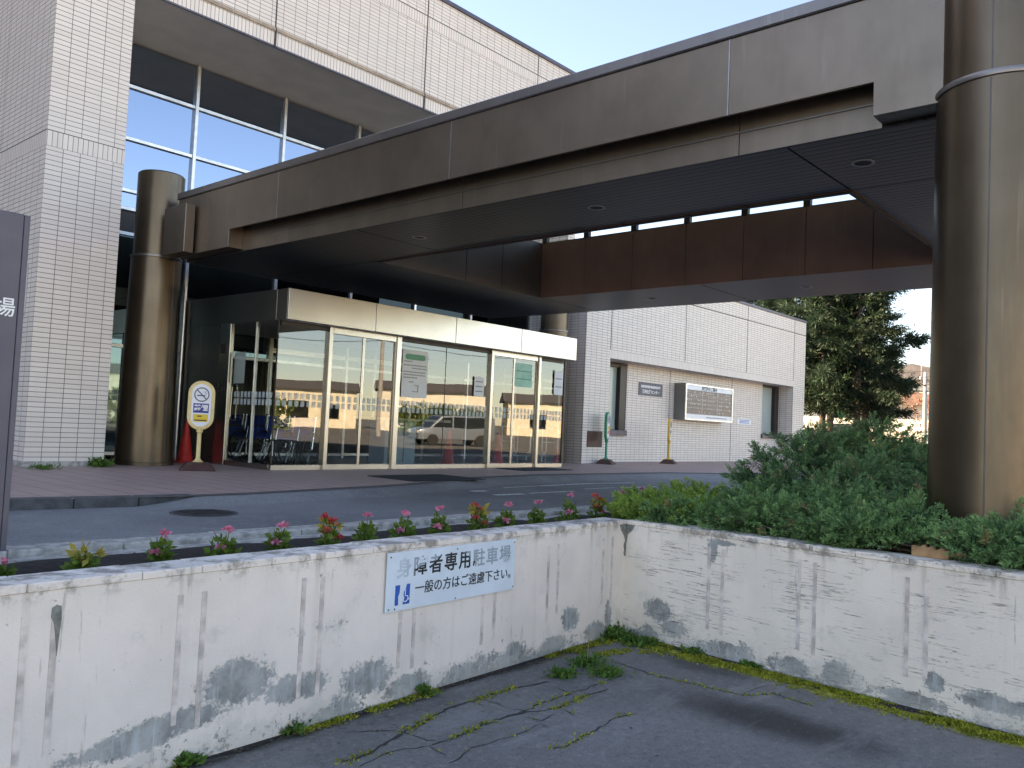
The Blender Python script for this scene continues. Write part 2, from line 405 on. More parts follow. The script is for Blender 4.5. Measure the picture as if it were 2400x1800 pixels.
leafmat('moss_green', (0.11, 0.13, 0.012), (0.38, 0.39, 0.04), (0.03, 0.025, 0.012), 0.03, 9.0, 0.1)
leafmat('weed_leaves', (0.05, 0.12, 0.02), (0.13, 0.24, 0.05), None, 0, 20.0)
leafmat('dry_stalk', (0.30, 0.24, 0.13), (0.38, 0.30, 0.17), None, 0, 5.0)
simple('bark', (0.075, 0.055, 0.042), 0.95, 0, 0.4, 12, 1.0, 14)
simple('twig', (0.055, 0.038, 0.028), 0.9, 0, 0.4, 20)
# small things
simple('board_purple', (0.095, 0.088, 0.112), 0.5, 0, 0.08)
simple('letter_white', (0.80, 0.80, 0.80), 0.5, 0, 0.04)
simple('letter_black', (0.018, 0.018, 0.022), 0.6, 0, 0.3, 60)
simple('sign_white', (0.64, 0.72, 0.79), 0.45, 0, 0.06, 5.0)
simple('sign_blue', (0.01, 0.10, 0.44), 0.45, 0, 0.15, 30)
simple('cream_plastic', (0.72, 0.55, 0.25), 0.42, 0, 0.08, 10)
simple('yellow_plastic', (0.72, 0.46, 0.06), 0.42, 0, 0.08, 10)
simple('green_plastic', (0.02, 0.26, 0.14), 0.42, 0, 0.08, 10)
simple('panel_white', (0.74, 0.75, 0.80), 0.4, 0, 0.03)
simple('navy', (0.015, 0.02, 0.22), 0.4, 0, 0.05)
simple('label_yellow', (0.72, 0.50, 0.03), 0.4, 0, 0.05)
simple('sign_grey', (0.10, 0.10, 0.13), 0.5, 0, 0.1)
simple('brown_base', (0.075, 0.032, 0.024), 0.55, 0, 0.25, 12)
simple('cone_red', (0.62, 0.035, 0.022), 0.42, 0, 0.12, 8)
simple('notice_brown', (0.095, 0.066, 0.070), 0.35, 0, 0.25, 6)
simple('notice_white', (0.66, 0.72, 0.80), 0.3, 0, 0.05)
simple('notice_mark', (0.62, 0.56, 0.50), 0.5, 0, 0.3, 30)
simple('paper', (0.68, 0.70, 0.71), 0.7, 0, 0.03)
simple('paper_green', (0.12, 0.33, 0.21), 0.7, 0, 0.1)
simple('paper_mint', (0.30, 0.56, 0.45), 0.7, 0, 0.1)
simple('print_grey', (0.26, 0.27, 0.27), 0.8, 0, 0.2, 60)
simple('film_white', (0.62, 0.68, 0.68), 0.8, 0, 0.03)
simple('wheelchair_blue', (0.02, 0.06, 0.34), 0.75, 0, 0.2, 20)
simple('chrome', (0.62, 0.63, 0.65), 0.22, 1.0, 0.05)
simple('tyre', (0.02, 0.02, 0.021), 0.7, 0, 0.2)
simple('pale_blue_laminate', (0.30, 0.42, 0.50), 0.5, 0, 0.05)
simple('cream_reflection', (0.62, 0.56, 0.42), 0.5, 0, 0.05)
simple('white_tube', (0.70, 0.70, 0.70), 0.4, 0, 0.05)
simple('interior_wall', (0.34, 0.325, 0.28), 0.8, 0, 0.1, 1.0)
simple('interior_floor', (0.17, 0.175, 0.165), 0.35, 0, 0.2, 2.0)
simple('cream_render', (0.78, 0.71, 0.55), 0.85, 0, 0.10, 1.5)
simple('pale_render', (0.78, 0.74, 0.63), 0.85, 0, 0.10, 1.5)
simple('roof_grey', (0.11, 0.10, 0.10), 0.7, 0, 0.2, 3.0)
simple('roof_red', (0.22, 0.13, 0.10), 0.7, 0, 0.2, 3.0)
simple('block_wall', (0.23, 0.21, 0.20), 0.9, 0, 0.15, 4.0)
simple('pole_concrete', (0.36, 0.34, 0.32), 0.85, 0, 0.12, 4.0)
simple('wire', (0.03, 0.03, 0.035), 0.6)
simple('van_paint', (0.26, 0.30, 0.36), 0.25, 0.4, 0.04, 4.0, coat=0.5)
simple('van_glass', (0.02, 0.025, 0.03), 0.05, 0, 0.05)
simple('lamp_lens', (0.75, 0.72, 0.66), 0.2, 0, 0.05)
simple('dry_board', (0.34, 0.20, 0.10), 0.85, 0, 0.35, 16, 0.6)
simple('downlight_white', (0.30, 0.31, 0.33), 0.4)
simple('vent_brown', (0.10, 0.045, 0.035), 0.6, 0, 0.2)
simple('plate_grey', (0.50, 0.52, 0.53), 0.5)
simple('marker_blue', (0.03, 0.12, 0.42), 0.5)

# ------------------------------------------------------------ mesh builder
ORG = {}
class MB:
    def __init__(s): s.v = []; s.f = []
    def quad(s, a, b, c, d):
        i = len(s.v); s.v += [tuple(a), tuple(b), tuple(c), tuple(d)]; s.f.append((i, i + 1, i + 2, i + 3)); return s
    def poly(s, pts):
        i = len(s.v); s.v += [tuple(p) for p in pts]; s.f.append(tuple(range(i, i + len(pts)))); return s
    def hexa(s, p):   # 4 bottom + 4 top points, counter-clockwise from above
        i = len(s.v); s.v += [tuple(q) for q in p]
        for f in ((3, 2, 1, 0), (4, 5, 6, 7), (0, 1, 5, 4), (1, 2, 6, 5), (2, 3, 7, 6), (3, 0, 4, 7)):
            s.f.append(tuple(i + k for k in f))
        return s
    def box(s, x0, x1, y0, y1, z0, z1):
        return s.hexa([(x0, y0, z0), (x1, y0, z0), (x1, y1, z0), (x0, y1, z0), (x0, y0, z1), (x1, y0, z1), (x1, y1, z1), (x0, y1, z1)])
    def obox(s, c, ax, ay, hx, hy, z0, z1):   # oriented box, axes in plan
        c = np.array(c[:2]); ax = np.array(ax) * hx; ay = np.array(ay) * hy
        q = [c - ax - ay, c + ax - ay, c + ax + ay, c - ax + ay]
        return s.hexa([(*p, z0) for p in q] + [(*p, z1) for p in q])
    def tube(s, pts, r, n=8, cap=True):
        pts = [Vector(p) for p in pts]
        rs = r if isinstance(r, (list, tuple)) else [r] * len(pts)
        rings = []; up = Vector((0, 0, 1))
        for i, p in enumerate(pts):
            d = (pts[min(i + 1, len(pts) - 1)] - pts[max(i - 1, 0)]).normalized()
            a = d.cross(up)
            if a.length < 1e-3: a = d.cross(Vector((1, 0, 0)))
            a.normalize(); b = d.cross(a).normalized()
            i0 = len(s.v)
            for k in range(n):
                t = 2 * math.pi * k / n
                s.v.append(tuple(p + (a * math.cos(t) + b * math.sin(t)) * rs[i]))
            rings.append(i0)
        for j in range(len(rings) - 1):
            for k in range(n):
                k2 = (k + 1) % n
                s.f.append((rings[j] + k, rings[j] + k2, rings[j + 1] + k2, rings[j + 1] + k))
        if cap:
            s.f.append(tuple(rings[0] + k for k in reversed(range(n)))); s.f.append(tuple(rings[-1] + k for k in range(n)))
        return s
    def lathe(s, c, prof, n=32, caps=True):
        rings = []
        for (r, z) in prof:
            i0 = len(s.v)
            for k in range(n):
                t = 2 * math.pi * k / n
                s.v.append((c[0] + r * math.cos(t), c[1] + r * math.sin(t), c[2] + z))
            rings.append(i0)
        for j in range(len(rings) - 1):
            for k in range(n):
                k2 = (k + 1) % n
                s.f.append((rings[j] + k, rings[j] + k2, rings[j + 1] + k2, rings[j + 1] + k))
        if caps:
            s.f.append(tuple(rings[0] + k for k in reversed(range(n)))); s.f.append(tuple(rings[-1] + k for k in range(n)))
        return s
    def ring(s, c, ax, ay, R, r, n=28, m=6):     # torus in the plane of ax, ay
        c = Vector(c); ax = Vector(ax); ay = Vector(ay); az = ax.cross(ay)
        i0 = len(s.v)
        for k in range(n):
            t = 2 * math.pi * k / n; d = ax * math.cos(t) + ay * math.sin(t)
            for j in range(m):
                u = 2 * math.pi * j / m
                s.v.append(tuple(c + d * (R + r * math.cos(u)) + az * (r * math.sin(u))))
        for k in range(n):
            for j in range(m):
                a = i0 + k * m + j; b = i0 + k * m + (j + 1) % m
                c2 = i0 + ((k + 1) % n) * m + (j + 1) % m; d2 = i0 + ((k + 1) % n) * m + j
                s.f.append((a, d2, c2, b))
        return s
    def extr(s, pts, ax, ay, c, nrm, t):   # a flat outline (2-D) extruded by t along nrm
        c = Vector(c); ax = Vector(ax); ay = Vector(ay); nrm = Vector(nrm)
        f = [c + ax * p[0] + ay * p[1] for p in pts]; b = [q + nrm * t for q in f]; n = len(f)
        i = len(s.v); s.v += [tuple(q) for q in f] + [tuple(q) for q in b]
        s.f.append(tuple(i + k for k in reversed(range(n)))); s.f.append(tuple(i + n + k for k in range(n)))
        for k in range(n):
            k2 = (k + 1) % n; s.f.append((i + k, i + k2, i + n + k2, i + n + k))
        return s
    def build(s, name, mat, parent=None, bevel=0.0, smooth=False, uvo=(0, 0), org=None, seg=1):
        o3 = np.array(ORG[parent.name]) if parent is not None else np.array(org if org is not None else (0, 0, 0), float)
        me = bpy.data.meshes.new(name)
        V = np.array(s.v, float) - o3
        me.from_pydata([tuple(v) for v in V], [], s.f)
        me.materials.append(M[mat])
        bm = bmesh.new(); bm.from_mesh(me)
        if len(s.f) > 1: bmesh.ops.recalc_face_normals(bm, faces=bm.faces)
        if bevel:
            bmesh.ops.bevel(bm, geom=list(bm.edges), offset=bevel, segments=seg, affect='EDGES', profile=0.5)
        uvl = bm.loops.layers.uv.new('UVMap')
        for f in bm.faces:
            n = f.normal; f.smooth = smooth
            ax = max(range(3), key=lambda k: abs(n[k]))
            for l in f.loops:
                p = l.vert.co
                w = (p[0] + o3[0], p[1] + o3[1], p[2] + o3[2])
                uv = (w[1], w[2]) if ax == 0 else (w[0], w[2]) if ax == 1 else (w[0], w[1])
                l[uvl].uv = (uv[0] + uvo[0], uv[1] + uvo[1])
        bm.to_mesh(me); bm.free()
        if smooth:
            try: me.set_sharp_from_angle(angle=R_(40))
            except Exception: pass
        o = bpy.data.objects.new(name, me); COL.objects.link(o)
        if parent is not None: o.parent = parent
        else: o.location = tuple(o3)
        ORG[o.name] = tuple(o3)
        return o
def quads_obj(name, Q, mat, parent=None, org=(0, 0, 0), growth_shade=None):     # (n,4,3) leaf quads -> one mesh
    o3 = np.array(ORG[parent.name]) if parent is not None else np.array(org, float)
    Q = np.asarray(Q, np.float32) - o3.astype(np.float32); n = len(Q)
    me = bpy.data.meshes.new(name)
    me.vertices.add(n * 4); me.vertices.foreach_set('co', Q.reshape(-1))
    me.loops.add(n * 4); me.loops.foreach_set('vertex_index', np.arange(n * 4, dtype=np.int32))
    me.polygons.add(n); me.polygons.foreach_set('loop_start', np.arange(0, n * 4, 4, dtype=np.int32))
    me.polygons.foreach_set('loop_total', np.full(n, 4, dtype=np.int32))
    me.update(calc_edges=True); me.validate()
    if growth_shade is not None:
        at = me.attributes.new('growth_shade', 'FLOAT', 'FACE'); at.data.foreach_set('value', np.asarray(growth_shade, np.float32))
    me.materials.append(M[mat])
    o = bpy.data.objects.new(name, me); COL.objects.link(o)
    if parent is not None: o.parent = parent
    else: o.location = tuple(o3)
    ORG[o.name] = tuple(o3)
    return o
def tag(o, label=None, cat=None, group=None, kind=None):
    if label: o['label'] = label
    if cat: o['category'] = cat
    if group: o['group'] = group
    if kind: o['kind'] = kind
    return o
def thing(name, label, cat, loc=(0, 0, 0), group=None):
    o = bpy.data.objects.new(name, None); o.empty_display_size = 0.2; COL.objects.link(o)
    o.location = tuple(loc); ORG[o.name] = tuple(loc)
    return tag(o, label, cat, group)
def struct(o): o['kind'] = 'structure'; return o
def dup(root, loc, rotz, label=None, group=None):
    def cp(o, par):
        c = o.copy(); COL.objects.link(c); c.parent = par
        for ch in list(o.children): cp(ch, c)
        return c
    r = cp(root, None); r.location = loc; r.rotation_euler = (0, 0, rotz)
    if label: r['label'] = label
    if group: r['group'] = group
    return r
def text(body, size, mat, parent, org, ax, up, name='lettering', align='CENTER', bold=0.0, depth=0.0015, sx=1.0):
    cu = bpy.data.curves.new(name, 'FONT'); cu.body = body; cu.size = size; cu.align_x = align; cu.align_y = 'CENTER'
    cu.offset = bold; cu.extrude = depth / 2; cu.resolution_u = 3
    to = bpy.data.objects.new(name, cu); COL.objects.link(to)
    bpy.context.view_layer.update()
    dg = bpy.context.evaluated_depsgraph_get()
    me = bpy.data.meshes.new_from_object(to.evaluated_get(dg))
    bpy.data.objects.remove(to, do_unlink=True)
    ax = Vector(ax).normalized(); up = Vector(up).normalized(); nz = ax.cross(up)
    o3 = Vector(ORG[parent.name])
    for v in me.vertices:
        v.co = Vector(org) + ax * (v.co.x * sx) + up * v.co.y + nz * v.co.z - o3
    me.materials.clear(); me.materials.append(M[mat])
    o = bpy.data.objects.new(name, me); COL.objects.link(o); o.parent = parent; ORG[o.name] = ORG[parent.name]
    return o

# ------------------------------------------------------------ foliage helpers
def unit(a): return a / np.maximum(np.linalg.norm(a, axis=-1, keepdims=True), 1e-9)
def sprays(P, D, Ls, n, ln, wd, spread=0.8, jit=0.35):
    P = np.asarray(P, float); D = unit(np.asarray(D, float)); K = len(P)
    Ls = np.broadcast_to(np.asarray(Ls, float), (K,))
    t = np.linspace(0.08, 1.0, n)[None, :, None]
    side = unit(np.cross(D, rng.normal(size=(K, 3))))
    sg = np.where(np.arange(n) % 2 == 0, 1.0, -1.0)[None, :, None]
    sg = np.where(np.arange(n)[None, :, None] == n - 1, 0.0, sg)
    b = P[:, None, :] + D[:, None, :] * (Ls[:, None, None] * t)
    v = unit(D[:, None, :] * 0.75 + side[:, None, :] * sg * spread * (1.1 - 0.5 * t) + rng.normal(size=(K, n, 3)) * jit)
    l = ln * (1.15 - 0.55 * t) * rng.uniform(0.7, 1.3, size=(K, n, 1))
    w = unit(np.cross(v, rng.normal(size=(K, n, 3)))) * wd * rng.uniform(0.7, 1.3, size=(K, n, 1))
    q = np.stack([b - w * 0.3, b + v * l * 0.55 + w, b + v * l, b + v * l * 0.55 - w], axis=2)
    return q.reshape(-1, 4, 3)

# ============================================================ GROUND
# parking lot (low) west of the planter, higher ground east and north of it
FAR = 900
m = MB()
e_top = P1[:2] + EW * 60.0
YB = -5.0; eb = P1[:2] + EW * ((P1[1] - YB) / -EW[1])
m.poly([(-70, YB, ZP), (eb[0], eb[1], ZP), (P1[0], P1[1], ZP), (P1[0] - DW[0] * 60, P1[1] - DW[1] * 60, ZP), (-70, P1[1] - DW[1] * 60, ZP)])
struct(m.build('parking_lot', 'lot_asphalt'))
m = MB().poly([(-FAR, -FAR, ZP), (e_top[0], -FAR, ZP), (e_top[0], e_top[1], ZP), (eb[0], eb[1], ZP), (-70, YB, ZP), (-70, P1[1] - DW[1] * 60, ZP), (-FAR, P1[1] - DW[1] * 60, ZP)])
struct(m.build('bounce_ground', 'far_ground'))  # unseen pale ground behind the camera, added to bounce sunlight onto the shaded fronts
m = MB()
zg = -0.16
m.poly([(P1[0] + 0.1, P1[1] + 0.1, zg), (e_top[0] + 0.1, e_top[1], zg), (e_top[0] + 0.1, -FAR, zg), (FAR, -FAR, zg), (FAR, FAR, zg), (-FAR, FAR, zg),
        (-FAR, P1[1] - DW[1] * 60 + 0.1, zg), (P1[0] - DW[0] * 60, P1[1] - DW[1] * 60 + 0.1, zg)])
struct(m.build('ground', 'street_ground'))
# road under the canopy, rising to the pavement at the entrance
def edge_y(x):      # line where the brown pavement ends
    pts = [(-60, 9.1), (2.5, 8.93), (4.1, 8.74), (4.5, 8.69), (5.3, 8.72), (7.7, 9.1), (9.0, 9.45), (10.4, 10.02), (12.5, 10.35), (17, 10.15), (18.7, 9.6), (24, 8.6), (60, 8.4)]
    for (a, b), (c, d) in zip(pts, pts[1:]):
        if x <= c: return b + (d - b) * (x - a) / (c - a)
    return 8.4
xs = [-60, -30, -15, -8, -4, -2, 0, 1, 2, 3, 3.6, 4.05] + list(np.arange(4.3, 19.4, 0.4)) + [20, 22, 24, 30, 40, 60]
m = MB(); nrow = 40; i0 = 0
def sm(t): t = max(0, min(1, t)); return t * t * (3 - 2 * t)
def road_z(x, y): return -0.10 + sm((x - 4.15) / 0.4) * sm((26 - x) / 6) * 0.094 * sm(((y - 4.95) / (edge_y(x) - 4.95) - 0.90) / 0.09)
for x in xs:
    ye = edge_y(x)
    lift = sm((x - 4.15) / 0.4) * sm((26 - x) / 6)
    for k in range(nrow):
        t = k / (nrow - 1); y = 4.95 + (ye - 4.95) * t
        z = -0.10 + lift * 0.094 * sm((t - 0.90) / 0.09)
        m.v.append((x, y, z))
for i in range(len(xs) - 1):
    for k in range(nrow - 1):
        a = i * nrow + k; m.f.append((a, a + nrow, a + nrow + 1, a + 1))
struct(m.build('road', 'road_asphalt', smooth=True))
m = MB().poly([(x, edge_y(x) + 0.02, -0.145) for x in (8, 10, 14, 18, 24, 60)] + [(60, 4.9, -0.145), (8, 4.9, -0.145)])
# pavement with its stone kerb
m = MB()
px = [-40, -20, 0, 2.5, 4.1, 4.5, 5.3, 6.5, 7.7, 9.0, 10.4, 12.5, 15, 17, 18.7, 24, 45]
for a, b in zip(px, px[1:]):
    m.quad((a, edge_y(a), 0), (b, edge_y(b), 0), (b, 26, 0), (a, 26, 0))
struct(m.build('pavement', 'pavement_tile'))
m = MB()
for k in range(24):
    x1 = 4.72 - k * 0.62
    ya, yb3 = edge_y(x1 - 0.612) + 0.0, edge_y(x1) + 0.0
    m.hexa([(x1 - 0.612, ya, -0.12), (x1, yb3, -0.12), (x1, yb3 + 0.2, -0.12), (x1 - 0.612, ya + 0.2, -0.12), (x1 - 0.612, ya, 0.005), (x1, yb3, 0.005), (x1, yb3 + 0.2, 0.005), (x1 - 0.612, ya + 0.2, 0.005)])
struct(m.build('kerb', 'dark_kerb', bevel=0.012))
m = MB()
for a, b in [(a, b) for a, b in zip(px, px[1:]) if a >= 4.1]:
    m.quad((a, edge_y(a) - 0.03, -0.002), (b, edge_y(b) - 0.03, -0.002), (b, edge_y(b) + 0.09, 0.0035), (a, edge_y(a) + 0.09, 0.0035))
struct(m.build('flush_kerb', 'dark_kerb'))
# worn white lines on the road
m = MB()
def stripe(pts, w):
    for (p, q) in zip(pts, pts[1:]):
        a = onz(p, -0.08); b = onz(q, -0.08)
        za, zb = [(-0.10 + sm((u[0] - 4.15) / 0.4) * sm((26 - u[0]) / 6) * 0.094 * sm(((u[1] - 4.95) / (edge_y(u[0]) - 4.95) - 0.90) / 0.09)) + 0.006 for u in (a, b)]
        d = unit((b - a)[None, :2])[0]; n = np.array([-d[1], d[0]]) * w / 2
        m.quad((a[0] - n[0], a[1] - n[1], za), (b[0] - n[0], b[1] - n[1], zb), (b[0] + n[0], b[1] + n[1], zb), (a[0] + n[0], a[1] + n[1], za))
stripe([(1180, 1141), (1260, 1137)], 0.06); stripe([(1265, 1137), (1390, 1131)], 0.10); stripe([(1390, 1131), (1485, 1130)], 0.09)
stripe([(1105, 1149), (1142, 1148)], 0.16); stripe([(1160, 1158), (1228, 1155)], 0.14); stripe([(1240, 1154), (1345, 1149)], 0.08)
stripe([(1370, 1144), (1440, 1141)], 0.05); stripe([(1460, 1141), (1540, 1139)], 0.07); stripe([(1250, 1170), (1275, 1169)], 0.07)
struct(m.build('road_marking', 'road_paint'))
# manhole cover
mc = onz((455, 1198), -0.10); mc[1] = min(mc[1], 7.95)
t = thing('manhole_cover', 'round dark iron manhole cover set in the grey road near the kerb', 'manhole cover', (mc[0], mc[1], -0.098)); mz = -0.098
MB().lathe((mc[0], mc[1], mz), [(0.33, 0.0), (0.33, 0.004)], 40).build('rim', 'dark_kerb', t)
mm = MB().lathe((mc[0], mc[1], mz), [(0.295, 0.002), (0.295, 0.007)], 40)
for k in range(5): mm.box(mc[0] - 0.2, mc[0] + 0.2, mc[1] - 0.17 + k * 0.08, mc[1] - 0.14 + k * 0.08, mz + 0.0085, mz + 0.0115)
mm.build('lid', 'iron', t)
# door mats
for nm, pts, lab in (('door_mat', [(860, 1117), (1000, 1114), (1110, 1127), (930, 1131)], 'dark rubber mat before the left sliding door, reaching the road'),
                     ('door_mat', [(1148, 1092), (1300, 1092), (1335, 1100), (1210, 1103)], 'dark rubber mat close against the right sliding door')):
    q = [onz(p, 0.0) for p in pts]; c = sum(q) / 4
    x0, x1, y0, y1 = (8.75, 10.35, 9.62, 10.75) if 'left' in lab else (13.25, 14.9, 11.25, 12.05)
    mm = MB().box(x0, x1, y0, y1, 0.002, 0.014)
    for k in range(7):
        yy = y0 + (k + 0.5) * (y1 - y0) / 7
        mm.box(x0 + 0.05, x1 - 0.05, yy - 0.03, yy + 0.03, 0.0142, 0.018)
    tag(mm.build(nm, 'rubber_mat', org=((x0 + x1) / 2, (y0 + y1) / 2, 0)), lab, 'door mat', 'door mats')

# ============================================================ RETAINING WALL, PLANTER
ZT = 0.205
t = thing('retaining_wall', 'white painted concrete retaining wall with peeling paint round the low parking bay', 'wall', (P1[0], P1[1], ZP))
def run(nm, S, D_, NN, length, mat, a0=0.0):
    a = np.array(S[:2]) + D_ * a0; b = np.array(S[:2]) + D_ * length
    mm = MB(); q = [a, b, b + NN * 0.20, a + NN * 0.20]
    nseg = 40
    for i in range(nseg):
        u0 = a + (b - a) * i / nseg; u1 = a + (b - a) * (i + 1) / nseg
        mm.quad((*u0, ZP - 0.05), (*u1, ZP - 0.05), (*u1, ZT - 0.036), (*u0, ZT - 0.036))
    mm.quad((*q[3], ZP - 0.05), (*q[2], ZP - 0.05), (*q[2], ZT - 0.036), (*q[3], ZT - 0.036))
    o = mm.build(nm, mat, t)
    cp = MB(); i = 0; s0 = a0; r2 = random.Random(int(length * 10))
    while s0 < length - 0.05:
        s1 = min(length, s0 + r2.uniform(0.26, 0.5))
        g = 0.0015
        c0 = np.array(S[:2]) + D_ * (s0 + g) - NN * 0.008; c1 = np.array(S[:2]) + D_ * (s1 - g) - NN * 0.008
        d0 = np.array(S[:2]) + D_ * (s0 + g) + NN * 0.21; d1 = np.array(S[:2]) + D_ * (s1 - g) + NN * 0.21
        h = ZT + r2.uniform(-0.003, 0.003)
        pts = [c0, c1, d1, d0]
        if np.cross(c1 - c0, d0 - c0) < 0: pts = [c1, c0, d0, d1]
        cp.hexa([(*p, ZT - 0.036) for p in pts] + [(*p, h) for p in pts])
        s0 = s1
    cp.build('cap', mat, t, bevel=0.004)
    return o
run('wall_face', P1, -DW, NW, 12.0, 'left_wall_paint')
run('wall_face', P1, EW, NE, 12.0, 'right_wall_paint')
# filled form-tie grooves: upright pairs
gl = []
for u in (-4.495, -4.38, -3.834, -3.715, -3.150, -3.029, -2.453, -2.341, -1.726, -1.607, -1.031, -0.914, -0.325, -0.195, -5.15, -5.04):
    c = P1[:2] + DW * u
    mm = MB().obox(c - NW * 0.0, DW, NW, 0.013, 0.004, -0.51 + rnd.uniform(-0.03, 0.03) + (0.07 if u > -1 else 0), 0.082 + rnd.uniform(-0.008, 0.008))
    mm.build('groove_strip', 'groove_filler', t)
for u in (0.782, 0.897, 1.489, 1.601, 2.199, 2.313, 2.92, 3.04):
    c = P1[:2] + EW * u
    mm = MB().obox(c, EW, NE, 0.012, 0.007, -0.515 + rnd.uniform(-0.02, 0.02), 0.094 + rnd.uniform(-0.006, 0.006))
    mm.build('groove_strip', 'groove_filler', t)
# grey mortar dab down the inside corner, and at one groove head
cx = P1[:2] - NW * 0.004
mm = MB()
def dab(c, ax, nrm, pts):
    mm.extr(pts, (ax[0], ax[1], 0), (0, 0, 1), (c[0], c[1], 0), (-nrm[0], -nrm[1], 0), 0.006)
dab(P1[:2], DW, NW, [(-0.10, 0.17), (0, 0.17), (0, 0.02), (-0.015, 0.05), (-0.03, 0.08), (-0.07, 0.12)])
dab(P1[:2], EW, NE, [(0.09, 0.168), (0.06, 0.12), (0.02, 0.09), (0.013, 0.02), (0, 0.02), (0, 0.168)])
for zc, r in ((0.0, 0.026), (-0.06, 0.022), (-0.02, 0.02)):
    dab(P1[:2], DW, NW, [(-0.002 + min(0, r * math.cos(k * 0.6)), zc + r * 1.3 * math.sin(k * 0.6)) for k in range(10)])
g = P1[:2] + DW * (-4.372)
dab(g, DW, NW, [(-0.022, 0.098), (-0.005, 0.108), (0.012, 0.102), (0.016, 0.05), (0.012, 0.0), (0.006, -0.10), (-0.003, -0.03), (-0.012, 0.03), (-0.024, 0.06)])
mm.build('mortar_dab', 'mortar_patch', t)
# planter soil and rear kerb
ye_k = 4.72
m = MB()
sx_ = np.linspace(-6, 7.0, 60); sy_ = np.linspace(3.7, 4.715, 10)
for x in sx_:
    for y in sy_:
        m.v.append((x, max(y, 3.81 + 0.032 * (x - P1[0]) + 0.15) if y < 4 else y, 0.115 + 0.02 * math.sin(x * 7) * math.cos(y * 9) + rnd.uniform(-0.012, 0.012)))
for i in range(59):
    for k in range(9):
        a = i * 10 + k; m.f.append((a, a + 10, a + 11, a + 1))
nb = len(m.v)
gx = np.linspace(5.6, 16.0, 40); gy = np.linspace(-7, 3.9, 40)
for x in gx:
    for y in gy:
        xx = max(x, P1[0] + EW[0] / -EW[1] * (P1[1] - y) + 0.15) if x < 6 else x
        m.v.append((xx, y, 0.11 + 0.02 * math.sin(x * 5) * math.cos(y * 6)))
for i in range(39):
    for k in range(39):
        a = nb + i * 40 + k; m.f.append((a, a + 40, a + 41, a + 1))
struct(m.build('soil', 'soil', smooth=True))
t = thing('planter_kerb', 'weathered grey stepped concrete kerb between the flower bed and the road', 'kerb', (2, 4.85, -0.1))
mm = MB()
for k in range(22):
    x1 = 8.2 - k * 0.6
    mm.box(x1 - 0.597, x1, 4.70, 4.835, -0.1, 0.118 + rnd.uniform(-0.004, 0.004))
mm.build('lower_step', 'kerb_concrete', t, bevel=0.008)
mm = MB()
for k in range(22):
    x1 = 8.2 - k * 0.6
    mm.box(x1 - 0.597, x1, 4.838, 5.02, -0.12, 0.158 + rnd.uniform(-0.004, 0.004))
mm.build('upper_step', 'kerb_concrete', t, bevel=0.008)
t = thing('island_kerb', 'concrete kerb edging the shrub island along the road', 'kerb', (12, 4.0, -0.1))
mm = MB()
for k in range(14): mm.box(8.2 + k * 0.6, 8.797 + k * 0.6, 3.85, 4.0, -0.15, 0.13)
for k in range(17): mm.box(16.0, 16.15, 3.9 - (k + 1) * 0.6, 3.897 - k * 0.6, -0.2, 0.13)
mm.build('kerb_blocks', 'kerb_concrete', t, bevel=0.01)

# disabled-parking sign screwed on the wall
q = [onw(p) for p in [(904, 1296), (1205, 1262), (1199, 1378), (898, 1438)]]
us = [float((p[:2] - P1[:2]) @ DW) for p in q]
u0, u1 = (us[0] + us[3]) / 2, (us[1] + us[2]) / 2; z0, z1 = -0.178, 0.160
sc_ = np.array([*(P1[:2] + DW * (u0 + u1) / 2), 0]); W2 = (u1 - u0)
t = thing('wall_sign', 'pale blue faded parking sign with black Japanese lettering screwed to the white retaining wall', 'sign', (*(sc_[:2]), z0))
nv = -NW
mm = MB().obox(sc_[:2] + nv * 0.014, DW, NW, W2 / 2, 0.004, z0, z1)
mm.build('sign_plate', 'sign_white', t, bevel=0.0015)
def faded():
    mt, nt, b = newmat('faded_lettering')
    pos = N(nt, 'ShaderNodeNewGeometry').outputs['Position']
    sp = N(nt, 'ShaderNodeSeparateXYZ'); L(nt, pos, sp.inputs[0])
    x = sp.outputs[0]; z = sp.outputs[2]
    xa = u0 * DW[0] + P1[0]
    # dark overprint survives in a slanting band across the middle letters
    uu = mth(nt, 'DIVIDE', mth(nt, 'SUBTRACT', x, xa), W2 * DW[0])
    vv = mth(nt, 'DIVIDE', mth(nt, 'SUBTRACT', z, z0), z1 - z0)
    nz = mth(nt, 'MULTIPLY', mth(nt, 'SUBTRACT', noise(nt, 30.0, 4.0, 'World'), 0.5), 0.22)
    vv = mth(nt, 'ADD', vv, nz)
    s1 = step(nt, mth(nt, 'SUBTRACT', mth(nt, 'MULTIPLY_ADD', uu, 0.75, 0.56), vv), -0.01, 0.02)
    s2 = step(nt, mth(nt, 'SUBTRACT', mth(nt, 'MULTIPLY_ADD', uu, -2.4, 2.22), vv), -0.01, 0.02)
    s3 = step(nt, uu, 0.175, 0.195)
    f = mth(nt, 'MULTIPLY', mth(nt, 'MULTIPLY', s1, s2), s3)
    far = step(nt, x, xa + 0.2 * W2, xa + 0.1 * W2)
    old = mixc(nt, far, (0.30, 0.36, 0.41), (0.50, 0.58, 0.65))
    L(nt, mixc(nt, f, old, (0.015, 0.016, 0.02)), b.inputs['Base Color'])
    b.inputs['Roughness'].default_value = 0.6
    M['faded_lettering'] = mt
faded()
fx = lambda u, z: (*(P1[:2] + DW * (u0 + u * W2) + nv * 0.0195), z0 + z * (z1 - z0))
ax3 = (DW[0], DW[1], 0)
for i, ch in enumerate('身障者専用駐車場'):
    text(ch, 0.118, 'faded_lettering', t, fx(0.115 + i * 0.113, 0.70), ax3, (0, 0, 1), 'letter', bold=0.0022)
text('一般の方はご遠慮下さい。', 0.078, 'letter_black', t, fx(0.60, 0.325), ax3, (0, 0, 1), 'letter', bold=0.0006)
